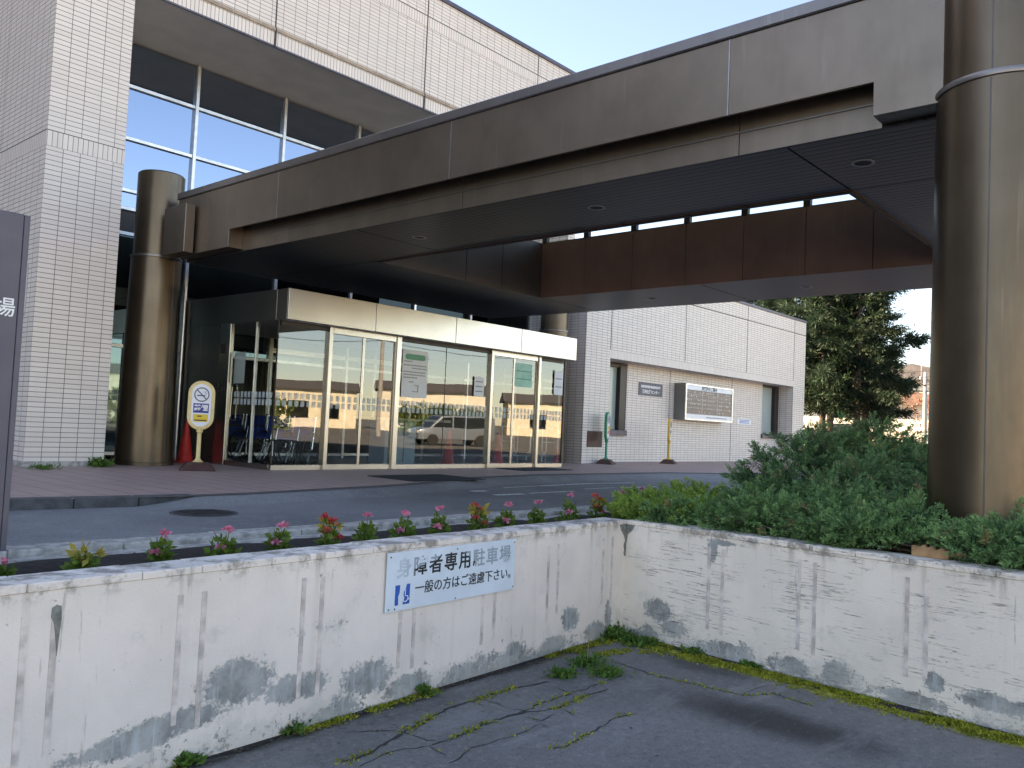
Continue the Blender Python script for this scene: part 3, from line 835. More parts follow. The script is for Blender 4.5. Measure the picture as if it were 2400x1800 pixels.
em = MB()
bp_ = fx(0.06, 0.10)
em.extr([(0, 0), (0.026, 0.0), (0.024, 0.05), (0.034, 0.07), (0.036, 0.115), (0.0, 0.115)], ax3, (0, 0, 1), bp_, (nv[0], nv[1], 0), 0.001)
em.extr([(0.062, 0.0), (0.115, 0.0), (0.115, 0.115), (0.090, 0.115), (0.085, 0.095), (0.07, 0.075), (0.066, 0.05), (0.075, 0.04)], ax3, (0, 0, 1), bp_, (nv[0], nv[1], 0), 0.001)
em.build('emblem', 'sign_blue', t)
em = MB(); cc = Vector(bp_) + Vector(ax3) * 0.078 + Vector((0, 0, 0.037)) + Vector((nv[0], nv[1], 0)) * 0.0025
arc = [cc + Vector(ax3) * (0.022 * math.cos(a)) + Vector((0, 0, 0.022 * math.sin(a))) for a in np.linspace(-2.6, 0.5, 12)]
em.tube(arc, 0.0028, 5)
em.tube([cc + Vector((0, 0, 0.05)), cc + Vector((0, 0, 0.012)), cc + Vector(ax3) * 0.018 + Vector((0, 0, 0.010)), cc + Vector(ax3) * 0.028 + Vector((0, 0, -0.012)), cc + Vector(ax3) * 0.036 + Vector((0, 0, -0.010))], 0.003, 5)
em.build('wheelchair_mark', 'letter_white', t)
for (a, b) in ((0.02, 0.93), (0.985, 0.93), (0.02, 0.05), (0.985, 0.06), (0.5, 0.94), (0.5, 0.04), (0.06, 0.045)):
    p = fx(a, b)
    MB().tube([p, np.array(p) + np.array([nv[0], nv[1], 0]) * 0.003], 0.0045, 8).build('screw', 'iron', t)

# tall dark sign board at the left edge of the view
LY = 4.85
tr = ony((72, 505), LY); br_ = ony((6, 1280), LY); xr = (tr[0] + br_[0]) / 2
t = thing('parking_board', 'tall dark purple board with white character standing by the road at left', 'sign', (1.15, LY, -0.1))
mm = MB().box(0.62, xr - 0.02, LY, LY + 0.05, 0.10, tr[2])
mm.build('board', 'board_purple', t, bevel=0.003)
mm = MB().box(xr - 0.019, xr + 0.008, LY - 0.006, LY + 0.056, 0.10, tr[2] - 0.004)
mm.build('edge_frame', 'board_purple', t, bevel=0.002)
for xx in (0.75, xr - 0.16): MB().tube([(xx, LY + 0.08, -0.12), (xx, LY + 0.08, tr[2] - 0.1)], 0.03, 10).build('post', 'board_purple', t)
cp_ = ony((10, 722), LY)
for i, ch in enumerate('駐車場'):
    text(ch, 0.105, 'letter_white', t, (cp_[0] - (2 - i) * 0.115, LY - 0.002, cp_[2]), (1, 0, 0), (0, 0, 1), 'letter', bold=0.001)

# ============================================================ MAIN BUILDING
YF, YW, ZS, ZR = 13.43, 15.453, 7.637, 10.275
XL, XP, XR = 4.55, 5.70, 18.11
t = thing('main_building', 'large white tiled building with recessed curtain wall above the entrance', 'building', (11, 15.5, 0)); MAIN = t
SB0, SB1 = 4.30, 4.535     # soldier course band on the end wall
zb = onx((110, 335), XL)[2]
pz = ony((200, 345), YF)[2]
mm = MB().box(XL, XP, YF, YF + 1.99, 0, pz - 0.12).box(XL, XP, YF, YF + 1.99, pz + 0.12, ZR - 0.10)
mm.box(XL, XP, YF + 2.0, 40, 0, pz - 0.12).box(XL, XP, YF + 2.0, 40, pz + 0.12, ZR - 0.1)
mm.build('end_wall', 'white_tile', t, uvo=(-XL, 0))
MB().box(XL - 0.003, XP + 0.003, YF - 0.004, 40, pz - 0.119, pz + 0.119).build('soldier_course', 'white_tile_upright', t, uvo=(0, -(pz - 0.12)))
MB().box(XL - 0.006, XP, YF - 0.006, 40, pz + 0.112, pz + 0.124).build('joint', 'joint_sealant', t)
MB().box(XL - 0.012, XP + 0.012, YF - 0.012, YF + 2.0, 0.001, 0.085).build('base_course', 'kerb_concrete', t)
# upper wall
zl = 7.955        # ledge between the rim and the wall
mm = MB().box(XP, XR, YF + 0.002, YF + 0.5, zl + 0.03, ZR - 0.10)
mm.build('upper_wall', 'white_tile', t, uvo=(-XP, 0))
MB().box(XP, XR, YF + 0.122, YF + 0.5, ZS + 0.205, zl + 0.03).build('rim_backing', 'joint_dark', t)
MB().box(XP + 0.001, XR, YF - 0.002, YF + 0.12, ZS + 0.201, zl - 0.04).box(XP + 0.001, XR, YF - 0.002, YF + 0.0205, ZS + 0.02, ZS + 0.2).build('rim_course', 'white_tile_upright', t, uvo=(0, -(ZS + 0.02)))
MB().box(XP, XR, YF - 0.03, YF + 0.12, zl - 0.04, zl + 0.03).build('rim_ledge', 'ledge_stone', t, bevel=0.01)
MB().box(XP, XR, YF - 0.010, YF + 0.02, ZS - 0.010, ZS + 0.02).build('drip_edge', 'coping_metal', t)
zc = ony((800 + 400 * .3617, 20 * .3617), YF)[2]; zc = ony((800 + 700 * .3617, 215 * .3617), YF)[2]
MB().box(XP, XR + 0.004, YF - 0.003, YF + 0.02, zc - 0.12, zc + 0.12).build('soldier_course', 'white_tile_upright', t, uvo=(0, -(zc - 0.12)))
jm = MB()
for pxx, pyy in ((1000, 100), (1262, 150), (648, 30)):
    x = ony((pxx, pyy), YF)[0]; jm.box(x - 0.012, x + 0.012, YF - 0.006, YF + 0.02, zl + 0.03, ZR - 0.1)
    jm.box(x - 0.012, x + 0.012, YF - 0.034, YF - 0.006, ZS, zl + 0.028)
jm.box(XP, XR, YF - 0.0055, YF + 0.01, zc + 0.114, zc + 0.126)
jm.build('joint', 'joint_sealant', t)
MB().box(XL - 0.04, XR + 0.04, YF - 0.04, YF + 0.6, ZR - 0.10, ZR).build('coping', 'coping_metal', t, bevel=0.01)
MB().box(XL, XR, YF + 0.6, 40, ZR - 0.35, ZR - 0.15).build('roof', 'roof_grey', t)
MB().box(XP, XR, YF + 0.021, YW + 0.10, ZS + 0.002, ZS + 0.2).build('soffit', 'soffit_paint', t)
MB().box(XR - 0.3, XR, YF + 0.5, 40, 5.3, ZR - 0.1).build('side_wall', 'white_tile', t)
MB().box(XL + 0.2, XR, 39, 40, 0, ZR - 0.2).build('rear_wall', 'white_tile', t)
# curtain wall
mx = [XP, 7.853, 9.815, 11.775, 13.735, 15.695, XR]
tz = [0.0, 0.10, 2.05, 4.10, 4.56, 4.89, 5.842, 6.804, ZS + 0.002]
fm = MB()
for x in mx: fm.box(x - 0.033, x + 0.033, YW - 0.07, YW + 0.05, 0.0, ZS)
for z in tz[1:-1]:
    for a, b in zip(mx, mx[1:]):
        fm.box(a + 0.034, b - 0.034, YW - 0.055, YW + 0.04, z - 0.032, z + 0.032)
fm.build('window_frame', 'aluminium_frame', t, bevel=0.004)
for a, b in zip(mx, mx[1:]):
    for z0_, z1_ in zip(tz[1:], tz[2:]):
        if a > 7.8 and a < 15 and z1_ < 3: continue
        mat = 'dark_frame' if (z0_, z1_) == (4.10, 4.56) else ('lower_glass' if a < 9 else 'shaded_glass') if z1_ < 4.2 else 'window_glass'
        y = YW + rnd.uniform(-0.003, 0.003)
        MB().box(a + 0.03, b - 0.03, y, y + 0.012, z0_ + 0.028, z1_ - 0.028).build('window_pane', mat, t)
# lobby seen through the entrance glass
fl = MB().quad((XP, YW - 3.2, 0.012), (XR, YW - 3.2, 0.012), (XR, 24, 0.012), (XP, 24, 0.012))
lb_ = MB().box(XP, XR, 23.9, 24.1, 0, 4.5).box(XP, XR, YW + 0.2, 24, 3.2, 3.3).box(XP + 0.01, XP + 0.1, YW + 0.2, 23.9, 0, 3.2).box(XR - 0.4, XR - 0.31, YW + 0.2, 23.9, 0, 3.2)
lb_.build('lobby_walls', 'interior_wall', t)
lf = MB().box(7.90, 15.66, 12.30, 23.88, 0.004, 0.016); lf.build('lobby_floor', 'interior_floor', t)
cur = MB()
for k in range(7):
    x = 8.35 + k * 0.17
    cur.tube([(x, 17.2 + 0.05 * (k % 2), 0.1), (x, 17.2, 2.9)], 0.06, 8)
cur.build('curtain', 'cream_render', t, smooth=True)
ip = MB()
for x in (9.8, 11.3, 12.6, 14.2): ip.box(x - 0.04, x + 0.04, 15.40, 15.50, 0.02, 2.6)
ip.box(9.8, 14.2, 15.41, 15.49, 2.22, 2.32); ip.build('inner_door_frame', 'stainless', t)
# white plate on the end wall
pl = onx((64, 690), XL)
pt = onx((66, 620), XL); pb = onx((58, 735), XL)
pp = MB().box(XL - 0.06, XL - 0.002, pb[1] - 0.03, pb[1] + 0.32, pb[2], pt[2]); pp.build('meter_box', 'plate_grey', t, bevel=0.006)
# unseen tall block, added to stop the sun and darken reflections in the bronze
t = thing('shade_block', 'tall dark brown tiled block added beyond the left edge to keep the sun off', 'building', (-18, 28, 0))
MB().box(-75, XL - 0.02, 25, 40, 0, 23.0).build('wall', 'brown_tile', t)
MB().box(-75.1, XL + 0.02, 24.9, 40.1, 23.0, 23.12).build('coping', 'coping_metal', t)
for k in range(9): MB().box(-38 + k * 4.4, -35.4 + k * 4.4, 24.96, 25.0, 5.0, 7.0).build('window_pane', 'office_glass', t)

# ============================================================ CANOPY
X0, X1c, Y0, Y1c = 6.55, 14.33, 1.22, 13.40
HX0, HX1, HY0, HY1 = 8.35, 12.36, 3.0, 10.30
ZC, ZF, ZT_ = 3.40, 3.69, 4.482
t = thing('entrance_canopy', 'dark bronze metal porte cochere canopy on round columns over the driveway', 'canopy', (10.4, 7.3, 0)); CAN = t
yj = [onx(p, X0)[1] for p in ((651, 450), (1056, 340), (1708, 180))]       # panel joints of the near face
ed = [Y0 + 0.2] + sorted(yj) + [13.25]
for a, b in zip(ed, ed[1:]):
    q = [(a + 0.006, ZF), (b - 0.006, ZF), (b - 0.006, ZT_ - 0.115), (a + 0.006, ZT_ - 0.115)]
    if a == ed[0]: q = [(a + 0.006, ZC + 0.024), (2.205, ZC + 0.024), (2.205, ZF)] + q[1:]
    if b == ed[-1]: q = [(a + 0.006, ZF), (11.615, ZF), (11.615, ZC + 0.024), (b - 0.006, ZC + 0.024)] + q[2:]
    MB().extr(q, (0, 1, 0), (0, 0, 1), (X0, 0, 0), (1, 0, 0), 0.03).build('fascia_panel', 'bronze_panel', t, bevel=0.003)
for y in yj: MB().box(X0 - 0.003, X0 + 0.028, y - 0.0058, y + 0.0058, ZF, ZT_ - 0.116).build('joint_strip', 'joint_aluminium', t)
for a, b in ((Y0 + 0.2, 2.205), (11.615, 13.25)):
    MB().box(X0 + 0.031, X0 + 0.24, a, b - 0.002 if a < 5 else b, ZC + 0.024, ZF + 0.22).build('fascia_return', 'bronze_panel', t)
MB().box(X0 - 0.025, X0 + 0.30, Y0 + 0.1, 13.27, ZT_ - 0.112, ZT_).build('cap', 'bronze_edge', t, bevel=0.012)
se = [2.207] + [y for y in sorted(yj) if 2.3 < y < 11.5] + [11.613]
for a, b in zip(se, se[1:]):
    MB().box(X0 + 0.235, X0 + 0.265, a + 0.004, b - 0.004, ZC + 0.002, ZF + 0.24).build('soffit_upstand', 'bronze_panel', t)
MB().box(X0 + 0.222, X0 + 0.234, 2.21, 11.61, 3.60, 3.612).build('upstand_lip', 'bronze_edge', t)
MB().box(X0 + 0.032, X0 + 0.234, 2.21, 11.61, ZF + 0.20, ZF + 0.24).build('recess_top', 'joint_dark', t)
bd = MB()
bd.box(X0 + 0.27, HX0 - 0.03, Y0 + 0.03, Y1c, ZC + 0.012, ZT_ - 0.02)
bd.box(HX1 + 0.03, X1c - 0.04, Y0 + 0.03, Y1c, ZC + 0.012, ZT_ - 0.02)
bd.box(HX0 - 0.03, HX1 + 0.03, Y0 + 0.03, HY0 - 0.03, ZC + 0.012, ZT_ - 0.02)
bd.box(HX0 - 0.03, HX1 + 0.03, HY1 + 0.03, Y1c, ZC + 0.012, ZT_ - 0.02)
bd.build('beam_body', 'joint_dark', t)
jy = 8.87
for (a, b, c, d) in ((X0 + 0.236, HX0, Y0, HY0), (X0 + 0.236, HX0, HY0, jy), (X0 + 0.236, HX0, jy, Y1c), (HX1, X1c, Y0, 6.9), (HX1, X1c, 6.9, HY1), (HX1, X1c, HY1, Y1c), (HX0, HX1, Y0, HY0), (HX0, HX1, HY1, Y1c)):
    MB().box(a + 0.008, b - 0.008, c + 0.01, d - 0.01, ZC, ZC + 0.011).build('soffit', 'soffit_boards', t)
# outer faces of the other sides
MB().box(X1c - 0.035, X1c, Y0, Y1c, ZC + 0.002, ZT_ - 0.115).box(X1c - 0.3, X1c + 0.025, Y0, Y1c, ZT_ - 0.112, ZT_).build('far_fascia', 'bronze_panel', t)
MB().box(X0 + 0.3, X1c - 0.04, Y0, Y0 + 0.028, ZC + 0.002, ZT_ - 0.02).build('front_fascia', 'bronze_panel', t)
MB().box(X0 + 0.3, X1c - 0.04, Y1c + 0.002, Y1c + 0.028, ZC + 0.002, ZT_ - 0.02).build('back_fascia', 'bronze_panel', t)
# light well: inner panels, clerestory posts, raised lid
sy = [onx(p, HX1)[1] for p in ((1370, 620), (1482, 590), (1606, 600), (1741, 600), (1888, 560), (2047, 540))]
ys = [HY1] + sorted(sy, reverse=True) + [HY0]
for a, b in zip(ys, ys[1:]):
    MB().box(HX1, HX1 + 0.028, b + 0.005, a - 0.005, ZC - 0.004, 4.44).build('well_panel', 'bronze_inner', t, bevel=0.003)
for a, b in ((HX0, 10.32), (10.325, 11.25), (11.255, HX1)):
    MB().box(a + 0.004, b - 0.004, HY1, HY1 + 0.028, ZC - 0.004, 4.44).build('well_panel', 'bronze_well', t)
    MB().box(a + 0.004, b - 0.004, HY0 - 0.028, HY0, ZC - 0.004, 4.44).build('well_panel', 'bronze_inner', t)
MB().box(HX0 - 0.028, HX0, HY0, HY1, ZC - 0.004, 4.44).build('well_panel', 'bronze_inner', t)
MB().box(HX0 + 0.001, HX0 + 0.05, HY0, HY1, ZC - 0.02, ZC + 0.02).box(HX0 + 0.05, HX1, HY0 + 0.001, HY0 + 0.04, ZC - 0.02, ZC + 0.02).build('well_rim', 'joint_dark', t)
for y in ys[1:-1] + [HY0 + 0.05, HY1 - 0.05]:
    for x in (HX1 + 0.05, HX0 - 0.05):
        MB().box(x - 0.04, x + 0.04, y - 0.055, y + 0.055, 4.45, 4.92).build('clerestory_post', 'joint_dark', t)
MB().box(HX0 - 0.35, HX1 + 0.35, HY0 - 0.35, HY1 + 0.35, 4.90, 5.0).build('well_lid', 'bronze_panel', t)
# recessed downlights
for p in ((1400, 487), (986, 557), (2021, 380), (1533, 701), (1887, 671)):
    c = onz(p, ZC); c[0] = 7.55 if c[0] < 9 else 13.36
    d = MB().lathe((c[0], c[1], ZC - 0.006), [(0.075, 0.0), (0.10, 0.0), (0.10, 0.006), (0.075, 0.006)], 24, caps=False).build('downlight', 'downlight_white', t)
    MB().lathe((c[0], c[1], ZC - 0.002), [(0.073, 0.0), (0.073, 0.0015)], 24).build('lens', 'joint_dark', d)
# columns
def column(c, h, r0=0.45, r1=0.40, r2=0.375, seams=(3.16, 5.2, 1.1)):
    o = MB().lathe((c[0], c[1], 0), [(r0 + 0.02, 0.0), (r0 + 0.02, 0.05), (r0, 0.055), (r1, 3.44)], 64).build('column', 'bronze_column', t, smooth=True)
    MB().lathe((c[0], c[1], 0), [(r1 - 0.012, 3.44), (r1 + 0.012, 3.445), (r1 + 0.016, 3.465), (r1 + 0.012, 3.485), (r2, 3.49)], 64, caps=False).build('ring_band', 'bronze_edge', o, smooth=True)
    MB().lathe((c[0], c[1], 0), [(r2, 3.488), (r2, h - 0.02), (r2 - 0.02, h)], 64).build('upper_shaft', 'bronze_column', o, smooth=True)
    for a in seams:
        p = lambda r, z: (c[0] + r * math.cos(a), c[1] + r * math.sin(a), z)
        MB().tube([p(r0 - 0.001, 0.06), p(r1 - 0.001, 3.43)], 0.005, 6).build('seam', 'seam_grey', o)
        MB().tube([p(r2 - 0.001, 3.50), p(r2 - 0.001, h - 0.02)], 0.005, 6).build('seam', 'seam_grey', o)
    return o
column((6.57, 13.95), 4.90, seams=(5.04, 1.0, 3.0))
column((6.73, 1.35), 5.2, 0.45, 0.435, 0.402)
column((17.42, 13.98), 4.90, 0.42, 0.39, 0.36)
column((14.2, 1.35), 5.2)
bx0 = onx((433, 480), 6.38); bx1 = onx((475, 560), 6.38)
MB().box(6.36, X0 - 0.03, 12.62, 13.33, 3.42, 4.20).build('bracket_box', 'bronze_panel', t, bevel=0.008)

# ============================================================ GLAZED ENTRANCE VESTIBULE
t = thing('entrance_vestibule', 'glazed entrance porch with stainless steel fascia under the canopy', 'entrance', (11.8, 13, 0)); VES = t
FX0, FX1, FY = 7.87, 15.76, 11.932
GX0, GX1, GY = 7.885, 15.68, 12.21
FZ0, FZ1 = 2.512, 3.027
fx_ = [FX0, 9.725, 11.766, 13.769, FX1]
for a, b in zip(fx_, fx_[1:]):
    MB().box(a + 0.006, b - 0.006, FY, FY + 0.03, FZ0, FZ1).build('fascia_panel', 'stainless', t, bevel=0.004)
MB().box(FX0 + 0.02, FX1 - 0.02, FY + 0.031, FY + 0.05, FZ0 + 0.01, FZ1 - 0.01).box(FX0 + 0.031, FX0 + 0.05, FY + 0.05, YW - 0.06, FZ0 + 0.01, FZ1 - 0.01).build('fascia_backing', 'joint_dark', t)
for a, b in ((FY + 0.032, GY + 0.06), (GY + 0.066, YW - 0.08)):
    MB().box(FX0, FX0 + 0.03, a, b, FZ0, FZ1).build('side_fascia', 'stainless_dark', t, bevel=0.004)
MB().box(FX1 - 0.03, FX1, FY + 0.032, YW - 0.08, FZ0, FZ1).build('side_fascia', 'stainless', t)
MB().box(FX0 + 0.05, FX1 - 0.035, FY + 0.055, YW - 0.08, FZ1 - 0.05, FZ1 - 0.005).build('roof', 'roof_grey', t)
MB().box(FX0 + 0.05, FX1 - 0.035, FY + 0.055, YW - 0.08, FZ0 + 0.002, FZ0 + 0.03).build('ceiling', 'soffit_paint', t)
# plinth
pm = MB().box(GX0 - 0.012, GX1, GY - 0.03, GY + 0.05, 0.002, 0.092).box(GX0 - 0.012, GX0 + 0.05, GY + 0.051, 13.62, 0.002, 0.092).box(GX1 - 0.05, GX1, GY + 0.051, 15.3, 0.002, 0.092)
pm.build('plinth', 'stainless', t, bevel=0.004)
ml = (8.92, 10.49, 13.11, 14.69)
for i, x in enumerate(ml):
    w = 0.038 if i != 1 else 0.055
    p_ = MB().box(x - w, x + w, GY - 0.075, GY + 0.06, 0.003, FZ0).build('mullion', 'stainless', t, bevel=0.006)
MB().box(GX0 + 0.05, GX1 - 0.05, GY - 0.02, GY + 0.03, 2.43, FZ0).build('header', 'dark_frame', t)
for a, b in ((ml[0], ml[1]), (ml[2], ml[3])):
    MB().box(a + 0.06, b - 0.06, GY - 0.05, GY + 0.02, 2.40, FZ0 - 0.001).build('door_header', 'stainless', t, bevel=0.004)
def pane(nm, x0, x1, y=GY, z0=0.092, z1=2.43):
    return MB().quad((x0, y, z0), (x1, y, z0), (x1, y, z1), (x0, y, z1)).build(nm, 'clear_glass', t)
pane('glass_pane', GX0, ml[0] - 0.038)
pane('glass_pane', ml[1] + 0.055, 11.79); pane('glass_pane', 11.796, ml[2] - 0.038)
pane('glass_pane', ml[3] + 0.038, GX1)
for a, b, c in ((ml[0], 9.68, ml[1]), (ml[2], 13.86, ml[3])):
    for x0, x1 in ((a + 0.04, b - 0.003), (b + 0.003, c - 0.05)):
        o = pane('sliding_door', x0, x1, GY - 0.012, 0.06, 2.40)
        fr = MB().box(x0, x0 + 0.022, GY - 0.026, GY - 0.014, 0.06, 2.40).box(x1 - 0.022, x1, GY - 0.026, GY - 0.014, 0.06, 2.40).box(x0 + 0.023, x1 - 0.023, GY - 0.026, GY - 0.014, 0.012, 0.10)
        fr.build('door_rail', 'stainless', o)
jn = MB().box(11.788, 11.798, GY - 0.006, GY + 0.006, 0.09, 2.43).box(11.30, 11.306, GY + 0.002, GY + 0.01, 0.09, 2.43).box(12.48, 12.486, GY + 0.002, GY + 0.01, 0.09, 2.43)
jn.box(GX0 - 0.006, GX0 + 0.012, GY - 0.008, GY + 0.01, 0.09, FZ0); jn.build('glass_joint', 'dark_frame', t)
MB().box(GX1 - 0.02, GX1 + 0.03, GY - 0.02, GY + 0.06, 0.09, FZ0).build('corner_post', 'dark_frame', t)
# safety squares frosted on the glass
mt, nt, b = newmat('frosted_film')
b.inputs['Base Color'].default_value = (0.66, 0.74, 0.74, 1); b.inputs['Roughness'].default_value = 0.9
trn = N(nt, 'ShaderNodeBsdfTransparent'); mxs = N(nt, 'ShaderNodeMixShader'); mxs.inputs[0].default_value = 0.55
L(nt, trn.outputs[0], mxs.inputs[1]); L(nt, b.outputs[0], mxs.inputs[2]); L(nt, mxs.outputs[0], nt.nodes['Material Output'].inputs[0])
M['frosted_film'] = mt
for xa, xb in ((GX0 + .02, ml[0] - .04), (ml[0] + .07, 9.65), (9.71, ml[1] - .07), (ml[1] + .07, 11.78), (11.81, ml[2] - .05), (ml[2] + .07, 13.83), (13.89, ml[3] - .07), (ml[3] + .05, GX1 - .03)):
    k = int((xb - xa) / 0.112); st_ = (xb - xa) / k; sq = MB()
    for i in range(k):
        for z in (1.08, 1.205): sq.quad((xa + i * st_, GY - 0.016, z), (xa + i * st_ + 0.075, GY - 0.016, z), (xa + i * st_ + 0.075, GY - 0.016, z + 0.10), (xa + i * st_, GY - 0.016, z + 0.10))
    sq.build('safety_squares', 'frosted_film', t)
sq = MB(); y = GY + 0.06
while y < 13.5:
    for z in (1.08, 1.205): sq.quad((GX0 - 0.006, y, z), (GX0 - 0.006, y + 0.075, z), (GX0 - 0.006, y + 0.075, z + 0.10), (GX0 - 0.006, y, z + 0.10))
    y += 0.112
sq.build('safety_squares', 'frosted_film', t)
# side wall: glass door, steel post, dark steel panels
def sidepane(nm, y0, y1): return MB().quad((GX0, y1, 0.092), (GX0, y0, 0.092), (GX0, y0, 2.5), (GX0, y1, 2.5)).build(nm, 'clear_glass', t)
sidepane('glass_pane', GY + 0.01, 12.86); sd = sidepane('side_door', 12.868, 13.64)
hy = onx((541, 860), GX0 - 0.06)[1]; hy2 = onx((555, 860), GX0 - 0.06)[1]
hz0, hz1 = onx((545, 984), GX0)[2], onx((545, 902), GX0)[2]
hp = [(GX0 - 0.07, 13.40, z) for z in np.linspace(hz0, hz1, 2)]
hm = MB()
loop = [(0, hz0 + .04), (0, hz1 - .04), (.02, hz1), (.06, hz1 + .005), (.12, hz1 + .005), (.16, hz1), (.18, hz1 - .04), (.18, hz0 + .04), (.16, hz0), (.12, hz0 - .005), (.06, hz0 - .005), (.02, hz0), (0, hz0 + .04)]
hm.tube([(GX0 - 0.05, 13.47 - a, b_) for a, b_ in loop], 0.011, 8); hm.build('handle', 'stainless', sd, smooth=True)
MB().box(GX0 - 0.014, GX0 + 0.05, 12.858, 12.868, 0.09, FZ0).build('glass_joint', 'aluminium_frame', t)
pst = MB().box(GX0 - 0.03, GX0 + 0.05, 13.66, 14.02, 0.003, FZ0); o = pst.build('side_post', 'stainless', t, bevel=0.004)
MB().box(GX0 - 0.042, GX0 - 0.031, 13.78, 13.93, 1.98, 2.14).build('card_reader', 'dark_frame', o)
for a in (13.75, 13.86):
    for z in (1.32, 1.42): MB().box(GX0 - 0.036, GX0 - 0.031, a, a + 0.055, z, z + 0.06).build('button', 'dark_frame', o)
for a, b in ((14.03, 14.72), (14.726, 15.37)):
    MB().box(GX0 - 0.012, GX0 + 0.04, a, b, 0.003, FZ0).build('side_panel', 'stainless_dark', t, bevel=0.003)
MB().tube([(7.82, 15.33, 0.0), (7.82, 15.33, 3.3)], 0.035, 10).build('drain_pipe', 'aluminium_frame', t)
MB().quad((GX1 - 0.02, GY + 0.06, 0.092), (GX1 - 0.02, 15.3, 0.092), (GX1 - 0.02, 15.3, 2.5), (GX1 - 0.02, GY + 0.06, 2.5)).build('glass_pane', 'clear_glass', t)
# poster and papers stuck inside the glass
p0 = ony((942, 815), GY); p1 = ony((998, 815), GY); ptop = ony((942, 818), GY)[2]; pbot = ony((940, 930), GY)[2]
pw = 0.66; pxa = p0[0] + 0.02
t = thing('poster', 'tall white notice with green heading taped on the entrance glass', 'poster', (pxa + pw / 2, GY + 0.02, pbot))
MB().box(pxa, pxa + pw, GY - 0.016, GY - 0.014, pbot, ptop).build('sheet', 'paper', t)
hd = MB(); rr = 0.055; hc = [(pxa + 0.12, ptop - 0.13), (pxa + pw - 0.12, ptop - 0.13)]
outl = [(hc[1][0] + rr * math.cos(a), hc[1][1] + rr * math.sin(a)) for a in np.linspace(-math.pi / 2, math.pi / 2, 9)] + [(hc[0][0] + rr * math.cos(a), hc[0][1] + rr * math.sin(a)) for a in np.linspace(math.pi / 2, 3 * math.pi / 2, 9)]
hd.extr(outl, (1, 0, 0), (0, 0, 1), (0, GY - 0.0175, 0), (0, 1, 0), 0.001); hd.build('heading', 'paper_green', t)
ln = MB(); hh = ptop - pbot
for (a, b, z) in ((.06, .4, .24), (.05, .95, .32), (.38, .95, .38), (.05, .95, .46), (.05, .95, .52), (.05, .6, .58), (.28, .5, .67)):
    xx = pxa + a * pw
    while xx < pxa + b * pw - 0.02:
        w = rnd.uniform(0.012, 0.028); ln.box(xx, xx + w, GY - 0.0175, GY - 0.0165, ptop - z * hh - 0.012, ptop - z * hh + 0.012); xx += w + 0.008
ln.box(pxa + .62 * pw, pxa + .66 * pw, GY - 0.0175, GY - 0.0165, ptop - .88 * hh, ptop - .73 * hh)
ln.box(pxa + .50 * pw, pxa + .617 * pw, GY - 0.0175, GY - 0.0165, ptop - .745 * hh, ptop - .73 * hh).box(pxa + .42 * pw, pxa + .617 * pw, GY - 0.0175, GY - 0.0165, ptop - .88 * hh, ptop - .865 * hh)
ln.build('printing', 'print_grey', t)
def sheet(nm, lab, pxl, pz0, pz1, mat, bars=3):
    a = ony((pxl[0], pz0), GY); b = ony((pxl[1], pz0), GY); c = ony((pxl[0], pz1), GY)
    tt = thing(nm, lab, 'notice', ((a[0] + b[0]) / 2, GY + 0.02, c[2]))
    MB().box(a[0], b[0], GY - 0.030, GY - 0.028, c[2], a[2]).build('sheet', mat, tt)
    mm2 = MB()
    for k in range(bars):
        z = a[2] - (k + 1) * (a[2] - c[2]) / (bars + 1)
        mm2.box(a[0] + 0.04, b[0] - 0.04, GY - 0.0318, GY - 0.0308, z - 0.012, z + 0.012)
    mm2.build('printing', 'print_grey' if mat == 'paper' else 'paper_green', tt)
sheet('notice_sheet', 'mint green sheet hung on the right sliding door', (1206, 1246), 850, 905, 'paper_mint', 2)
sheet('notice_sheet', 'small pale sheet on the glass left of the right sliding door', (1110, 1133), 882, 928, 'paper', 3)
sheet('notice_sheet', 'blue grey sheet on the last pane at the right end of the porch', (1298, 1318), 868, 925, 'paper', 2)
wp = thing('notice_sheet', 'plain white sheet behind the side door beside its steel handle', 'notice', (7.95, 13.3, 1.2))
MB().box(7.93, 7.935, 13.25, 13.6, 1.45, 2.0).build('sheet', 'paper', wp)

# things standing inside the porch
def cone(loc, lab, h=0.76):
    tt = thing('traffic_cone', lab, 'traffic cone', loc, 'red traffic cones')
    x, y, z = loc
    MB().lathe(loc, [(0.15, 0.02), (0.14, 0.03), (0.032, h - 0.03), (0.028, h - 0.01), (0.018, h)], 24).build('cone_body', 'cone_red', tt, smooth=True)
    MB().box(x - 0.18, x + 0.18, y - 0.18, y + 0.18, z, z + 0.022).build('foot', 'cone_red', tt, bevel=0.008)
cone((7.56, 14.45, 0.001), 'red traffic cone between the left bronze column and the steel side wall')
cone((12.90, 13.15, 0.017), 'red traffic cone behind the middle glass of the porch')
cone((14.50, 13.15, 0.017), 'red traffic cone behind the right sliding door')
cb = thing('reception_cabinet', 'pale blue cabinet under a cream slab standing for a sunlit wall reflection inside the porch', 'cabinet', (11.7, 13.6, 0.016))
MB().box(11.35, 12.2, 13.45, 13.95, 0.018, 0.92).build('cabinet_body', 'pale_blue_laminate', cb, bevel=0.004)
MB().box(11.86, 11.875, 13.442, 13.45, 0.05, 0.9).build('door_gap', 'dark_frame', cb)
MB().box(11.0, 13.1, 13.3, 14.1, 0.921, 0.975).build('top', 'cream_reflection', cb, bevel=0.006)  # cream slab in place of a sunlit wall reflected in the glass
wf = thing('walking_frame', 'white tubular walking frame with blue grips inside the porch at right', 'walking frame', (15.0, 13.1, 0.016))
